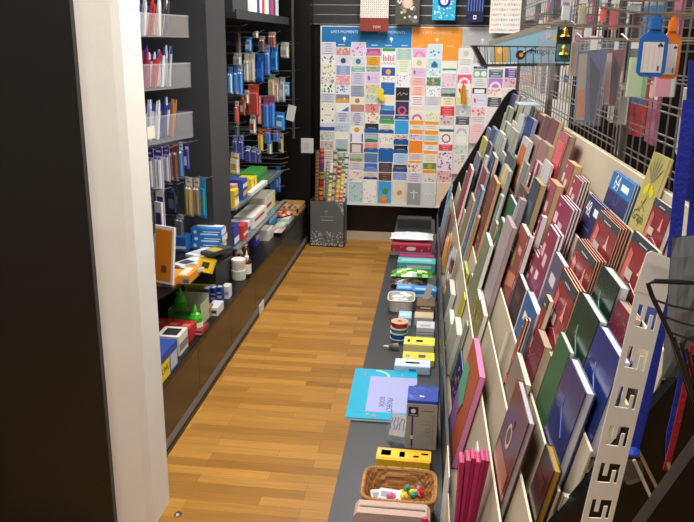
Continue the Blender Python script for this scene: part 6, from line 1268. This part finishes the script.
specs = [
 (558, 24, 573, 76, 2.55, 'bell_card', 'black and teal card with two gold bells', 'bell card', bells, 0),
 (540, 30, 558, 96, 2.7, 'clear_bag', 'clear grey bag of glittery stuff beside the bell card', 'bag', sleevy('#a8a4a4', '#c8c0c4', '#8a8688'), 10),
 (573, 30, 582, 76, 2.6, 'cream_packet', 'slim cream packet behind the bell card', 'packet', plainpack('#b8a898', '#8a7a68'), 0),
 (580, 40, 609, 122, 2.0, 'pouch_pack', 'navy pouch pack with beige and orange flap', 'packet', sleevy('#4a4e7c', '#b8703c', '#22263c', beige='#9a9080'), 0),
 (608, 42, 626, 106, 2.05, 'pouch_pack', 'maroon pouch pack with a black flap', 'packet', sleevy('#7c3a44', '#b89a9c', '#2a2228', beige='#c8b8bc'), 0),
 (632, 42, 652, 97, 1.75, 'sticky_note_pack', 'pale green sticky note pack', 'packet', plainpack('#a8c49a', '#6aa848'), 0),
 (660, 40, 682, 97, 1.62, 'sticky_note_pack', 'pink sticky note pack beside the orange luggage tag', 'packet', plainpack('#d890a8', '#b8dcd4'), 0),
 (585, 28, 592, 110, 2.12, 'lanyard', 'slim red and blue patterned lanyard behind the navy pouch', 'lanyard', plainpack('#a8405a', '#4a5ab0'), 0),
 (622, 85, 631, 125, 2.1, 'clear_bag', 'small clear bag of grey beads below the maroon pouch', 'bag', plainpack('#9a9a98', '#c8c8c8'), 0),
 (563, 0, 574, 20, 2.6, 'booklet', 'blue edged white booklet at the top of the grid', 'booklet', plainpack('#d8d8d8', '#3a78b8'), 0),
 (602, 0, 608, 22, 2.3, 'red_pen_card', 'slim bright red card at the top of the grid', 'card', plainpack('#d83838', '#c82828'), 0),
 (612, 0, 620, 30, 2.25, 'red_pen_card', 'taller crimson card at the top of the grid', 'card', plainpack('#c02c34', '#a82028'), 0),
 (580, 0, 588, 28, 2.4, 'khaki_card', 'slim khaki card at the top of the grid', 'card', plainpack('#a8a480', '#8a8668'), 0),
 (628, 2, 642, 14, 2.0, 'frosted_tag', 'frosted grey tag at the top of the grid', 'tag', plainpack('#8a94a0', '#a8b0b8'), 0),
]
for (x0, y0, x1, y1, Y, nm, lb, cat, fb, rt) in specs:
    a = hung(x0, y0, x1, y1, Y, nm, lb, cat, fb, rt); q = RZi @ a
    m = MB(); z_ = a.z + .004
    m.tube([(GU - .003, q.y, z_), (q.x - .03, q.y, z_), (q.x - .045, q.y, z_ + .012)], .0022, '#b8b6b2')
    tag(m.build('grid_hook', METAL, None, RZ), 'steel grid hook carrying the ' + ' '.join(lb.split()[:9]), 'hook', 'hooks on the wire grid')
for v, py, L, lb in [(2.3, 25, .33, 'long double display arm with bent tip, middle of the grid'), (2.02, 26, .3, 'double display arm above the navy pouch'), (3.0, 48, .2, 'short double display arm near the wire book basket'), (2.6, 16, .25, 'double display arm above the bell card')]:
    z_ = CH + (42 - py) / 750 * v; arm(v, z_, L, lb)
# luggage tags
def tagb(t, w, h, c):
    m = MB(); r = w*.16; pts = [(-w/2 + r, 0), (w/2 - r, 0), (w/2, r), (w/2, h*.62), (w*.2, h*.74), (w*.2, h*.78), (-w*.2, h*.78), (-w*.2, h*.74), (-w/2, h*.62), (-w/2, r)]
    n = len(pts); m.add([(x, 0, z) for x, z in pts] + [(x, .004, z) for x, z in pts], [tuple(range(n)), tuple(range(n, 2*n))[::-1]] + [(i, i+n, (i+1) % n + n, (i+1) % n) for i in range(n)], c); m.build('tag_body', PLAST, t)
    m = MB(); m.rect(-w*.36, h*.07, w*.36, h*.56, '#dcd6d4', -.0006)
    for k in range(4): m.rect(-w*.3 + k*w*.17, h*.12, -w*.29 + k*w*.17, h*.5, '#b8a8a8', -.001)
    for dx, dz in ((-.05, 0), (.05, 0), (0, .05)): m.disc(w*.24 + dx*w, h*.5 + dz*w*1.2, w*.045, '#222222', -.001, 8)
    m.rect(w*.2, h*.1, w*.27, h*.18, '#6a6060', -.001); m.build('address_card', PAPER, t)
    m = MB(); m.rbox((-w*.2, -.003, h*.76), (w*.2, .007, h*.93), c, .002); m.rbox((-w*.12, -.002, h*.93), (w*.12, .006, h), c, .002); m.build('strap_clasp', PLAST, t)
for x0, y0, x1, y1, Y, c, lb in [(643, 14, 672, 77, 1.45, '#1f66b4', 'blue luggage tag with a white address card'), (664, 16, 685, 79, 1.50, '#e07a22', 'orange luggage tag behind the blue one')]:
    a = hung(x0, y0, x1, y1, Y, 'luggage_tag', lb, 'luggage tag', lambda t, w, h, c=c: tagb(t, w, h, c)); q = RZi @ a
    m = MB(); m.tube([(GU - .003, q.y + .001, a.z + .001), (q.x - .03, q.y, a.z + .001), (q.x - .1, q.y, a.z + .01)], .0025, '#bdbbb6'); tag(m.build('grid_hook', METAL, None, RZ), 'long steel hook carrying the ' + lb.split(' with')[0].split(' behind')[0], 'hook', 'hooks on the wire grid')
# ------------------------------------------------------------------ white slotted clip strip, lanyards, wire basket close to the camera
SV = 1.20
def SP(px, py, v=SV):
    d = RZi.to_3x3() @ ray(px, py); k = v / d.y; return Vector((d.x * k, v, CH + d.z * k))
t = thing('clip_strip', 'long white slotted plastic strip hanging beside the blue hardcover books', 'clip strip', RZ)
c1, c2_, c3, c4 = SP(642, 252), SP(676, 262), SP(606, 528), SP(574, 528)
top_l, top_r, bl, br = SP(646, 250), SP(677, 262), SP(570, 545), SP(604, 545)
m = MB(); n_ = 9
def lerp(a, b, f): return a + (b - a) * f
headl, headr = SP(634, 292), SP(666, 300)
def slab(pts, c, th=.002):
    n = len(pts); m.add([tuple(p) for p in pts] + [(p.x, p.y + th, p.z) for p in pts], [tuple(range(n))[::-1], tuple(range(n, 2*n))] + [(i, (i+1) % n, (i+1) % n + n, i+n) for i in range(n)], c)
WS = '#eae7df'
slab([headl, headr, SP(675, 264), SP(671, 259), SP(652, 251), SP(647, 253)], WS)
# body strip rows with S slots
L0, R0 = SP(636, 291), SP(666, 300); rows = 7; Lb, Rb = SP(572, 560), SP(603, 560)
def strip(f, s): 
    a = lerp(L0, Lb, f); b = lerp(R0, Rb, f); return lerp(a, b, s)
def cell(f0, f1, s0, s1): slab([strip(f1, s0), strip(f1, s1), strip(f0, s1), strip(f0, s0)], WS)
for r_ in range(rows):
    F0 = r_ / rows; dF = 1 / rows
    g = lambda x: F0 + dF * x
    cell(g(0), g(.26), 0, 1); cell(g(.78), g(1), 0, 1); cell(g(.26), g(.78), 0, .2); cell(g(.26), g(.78), .84, 1)
    cell(g(.26), g(.60), .34, .48); cell(g(.26), g(.36), .48, .70) if False else None
    cell(g(.44), g(.78), .62, .74)
m.build('strip', MATTE, t)
m = MB(); slab([SP(641, 278), SP(667, 287), SP(672, 270), SP(645, 262)], '#c8c4bc', .0005); m.build('label_sleeve', CLEAR, t)
m = MB()
def ribbon(pts, w, c):
    for a, b in zip(pts, pts[1:]):
        m.add([(a.x - w/2, a.y, a.z), (a.x + w/2, a.y, a.z), (b.x + w/2, b.y, b.z), (b.x - w/2, b.y, b.z), (a.x - w/2, a.y + .002, a.z), (a.x + w/2, a.y + .002, a.z), (b.x + w/2, b.y + .002, b.z), (b.x - w/2, b.y + .002, b.z)], [(0,1,2,3), (7,6,5,4), (0,4,5,1), (1,5,6,2), (2,6,7,3), (3,7,4,0)], c)
t = thing('lanyard', 'royal blue lanyard with a clear badge clip hanging behind the white strip', 'lanyard', RZ)
ribbon([SP(690, 100, 1.25), SP(682, 170, 1.25), SP(672, 270, 1.25), SP(660, 330, 1.25), SP(646, 400, 1.25), SP(633, 450, 1.25)], .02, '#1c2fa8'); m.build('ribbon', FABR, t)
m = MB(); p = SP(633, 455, 1.245); m.lathe([(.010, 0), (.012, .006), (.006, .014)], '#2a4ac0', 10, T(p.x, p.y, p.z)); m.build('clip', PLAST, t)
m = MB(); p = SP(632, 476, 1.245); m.add([(p.x - .024, p.y, p.z), (p.x - .004, p.y, p.z - .02), (p.x + .022, p.y, p.z - .006), (p.x + .016, p.y, p.z + .024), (p.x - .012, p.y, p.z + .028)] + [(p.x - .024, p.y + .012, p.z), (p.x - .004, p.y + .012, p.z - .02), (p.x + .022, p.y + .012, p.z - .006), (p.x + .016, p.y + .012, p.z + .024), (p.x - .012, p.y + .012, p.z + .028)], [(0,1,2,3,4), (9,8,7,6,5)] + [(i, i+5, (i+1) % 5 + 5, (i+1) % 5) for i in range(5)], '#a8a498'); m.build('badge_clip', CLEAR, t)
m = MB(); t = thing('lanyard', 'red and blue lanyard hanging at the lower right', 'lanyard', RZ)
ribbon([SP(694, 345, 1.1), SP(684, 395, 1.1), SP(674, 440, 1.1), SP(666, 470, 1.1)], .009, '#b01c28'); m.build('red_ribbon', FABR, t); m = MB(); ribbon([SP(688, 340, 1.105), SP(678, 395, 1.105), SP(669, 435, 1.105), SP(668, 462, 1.105)], .008, '#2036a8'); m.build('blue_ribbon', FABR, t)
m = MB(); ps = [SP(668, 462, 1.1), SP(672, 480, 1.1), SP(669, 496, 1.1)]; m.tube(ps, .003, '#c8c8c8'); m.build('metal_clip', METAL, t)
m = MB(); t = thing('lanyard', 'dark blue lanyard bundle hanging at the right edge by the grid', 'lanyard', RZ)
ribbon([SP(697, 60, 1.3), SP(692, 130, 1.3), SP(684, 200, 1.3)], .024, '#1a2888'); ribbon([SP(700, 100, 1.31), SP(696, 200, 1.31), SP(690, 260, 1.31)], .02, '#2236b4'); m.build('ribbon', FABR, t)
# red dotted and blue notebooks seen through beside the strip
m = MB()
book(k=5, F=(618, 300), N=(633, 318), t_=.02, label='crimson dotted notebook half hidden behind the white strip', c='#7c1c30', style='dots', c2='#b04860', pages='#c8b098', wmin=.1)
book(k=6, F=(640, 290), N=(660, 310), t_=.02, label='plain royal blue notebook behind the white strip', c='#26368c', pages='#c8c8d8', wmin=.15)
# hanging wire basket with grey packet
t = thing('wire_basket', 'black wire basket hung close to the camera at the right edge', 'wire basket', RZ); V1 = 1.0; cbl = '#141414'
def tb(m, pts, r=.0028, v=V1): m.tube([SP(x, y, v + dv) for x, y, dv in pts], r, cbl)
m = MB(); tb(m, [(705, 283, 0), (655, 281, 0), (648, 284, 0), (652, 296, 0), (675, 345, 0), (694, 400, 0), (712, 450, 0)], .0035); m.build('rim', PLAST, t)
m = MB()
for i in range(7): tb(m, [(655 + i * 7, 300 + i * 16, .0), (672 + i * 7, 306 + i * 16, .03), (705 + i * 3, 312 + i * 18, .06)], .0018)
for i in range(7): tb(m, [(668 + i * 6, 330 + i * 6, .01), (684 + i * 5, 380 + i * 8, .03), (700 + i * 5, 430 + i * 10, .04)], .0018)
m.build('wires', PLAST, t)
t = thing('grey_bag', 'crinkled grey translucent packet at the right edge above the wire basket', 'bag', RZ)
a, b, c_, d_ = SP(672, 238, 1.12), SP(712, 232, 1.12), SP(712, 372, 1.12), SP(662, 378, 1.12)
vs = []; fs = []; n = 9; rnd = random.Random(14)
for s_ in (0, 1):
    for i in range(n):
        for j in range(n):
            p = lerp(lerp(a, b, i/(n-1)), lerp(d_, c_, i/(n-1)), j/(n-1)); e = math.sin(PI*i/(n-1)) * math.sin(PI*j/(n-1))
            vs.append((p.x, p.y + (1 if s_ else -1) * (.002 + .018 * e ** .5) + rnd.uniform(-.003, .003) * e, p.z))
for s_ in (0, 1):
    for i in range(n-1):
        for j in range(n-1): q = s_*n*n + i*n + j; f = (q, q+1, q+n+1, q+n); fs.append(f if s_ else f[::-1])
m = MB(); m.add(vs, fs, '#6a7074'); m.build('film', mat('grey_film', .2, attr=True, alpha=.88, noise=.3, nscale=25), t)
m = MB(); p = SP(692, 345, 1.09); m.ring(p.x, p.z, .012, .016, '#2c2a28', p.y - .004, 16); m.build('printed_ring', PAPER, t)
# chrome label rails on the near end panel
for i, (x0, y0, x1, y1, lb) in enumerate([(636, 446, 659, 492, 'upper bright metal rail on the black end panel'), (634, 460, 657, 511, 'lower white label rail on the black end panel')]):
    a, b = SP(x0, y0, VN - .034), SP(x1, y1, VN - .034); m = MB(); m.tube([a, b], .0035, '#d8d6d0' if i else '#b8b6b0', 6); tag(m.build('label_rail', METAL if not i else PLAST, None, RZ), lb, 'rail')
m = MB(); a, b = SP(715, 425, .95), SP(640, 530, .95); m.add([tuple(a), tuple(b), (b.x, b.y + .05, b.z - .03), (a.x, a.y + .05, a.z - .03), (a.x + .12, a.y, a.z - .15), (b.x + .12, b.y, b.z - .15)], [(0, 1, 2, 3), (0, 4, 5, 1), (3, 2, 5, 4), (0, 3, 4), (1, 5, 2)], '#161617')
tag(m.build('black_board', LAM, None, RZ), 'slanting black board in the lower right corner', 'board')
flush()
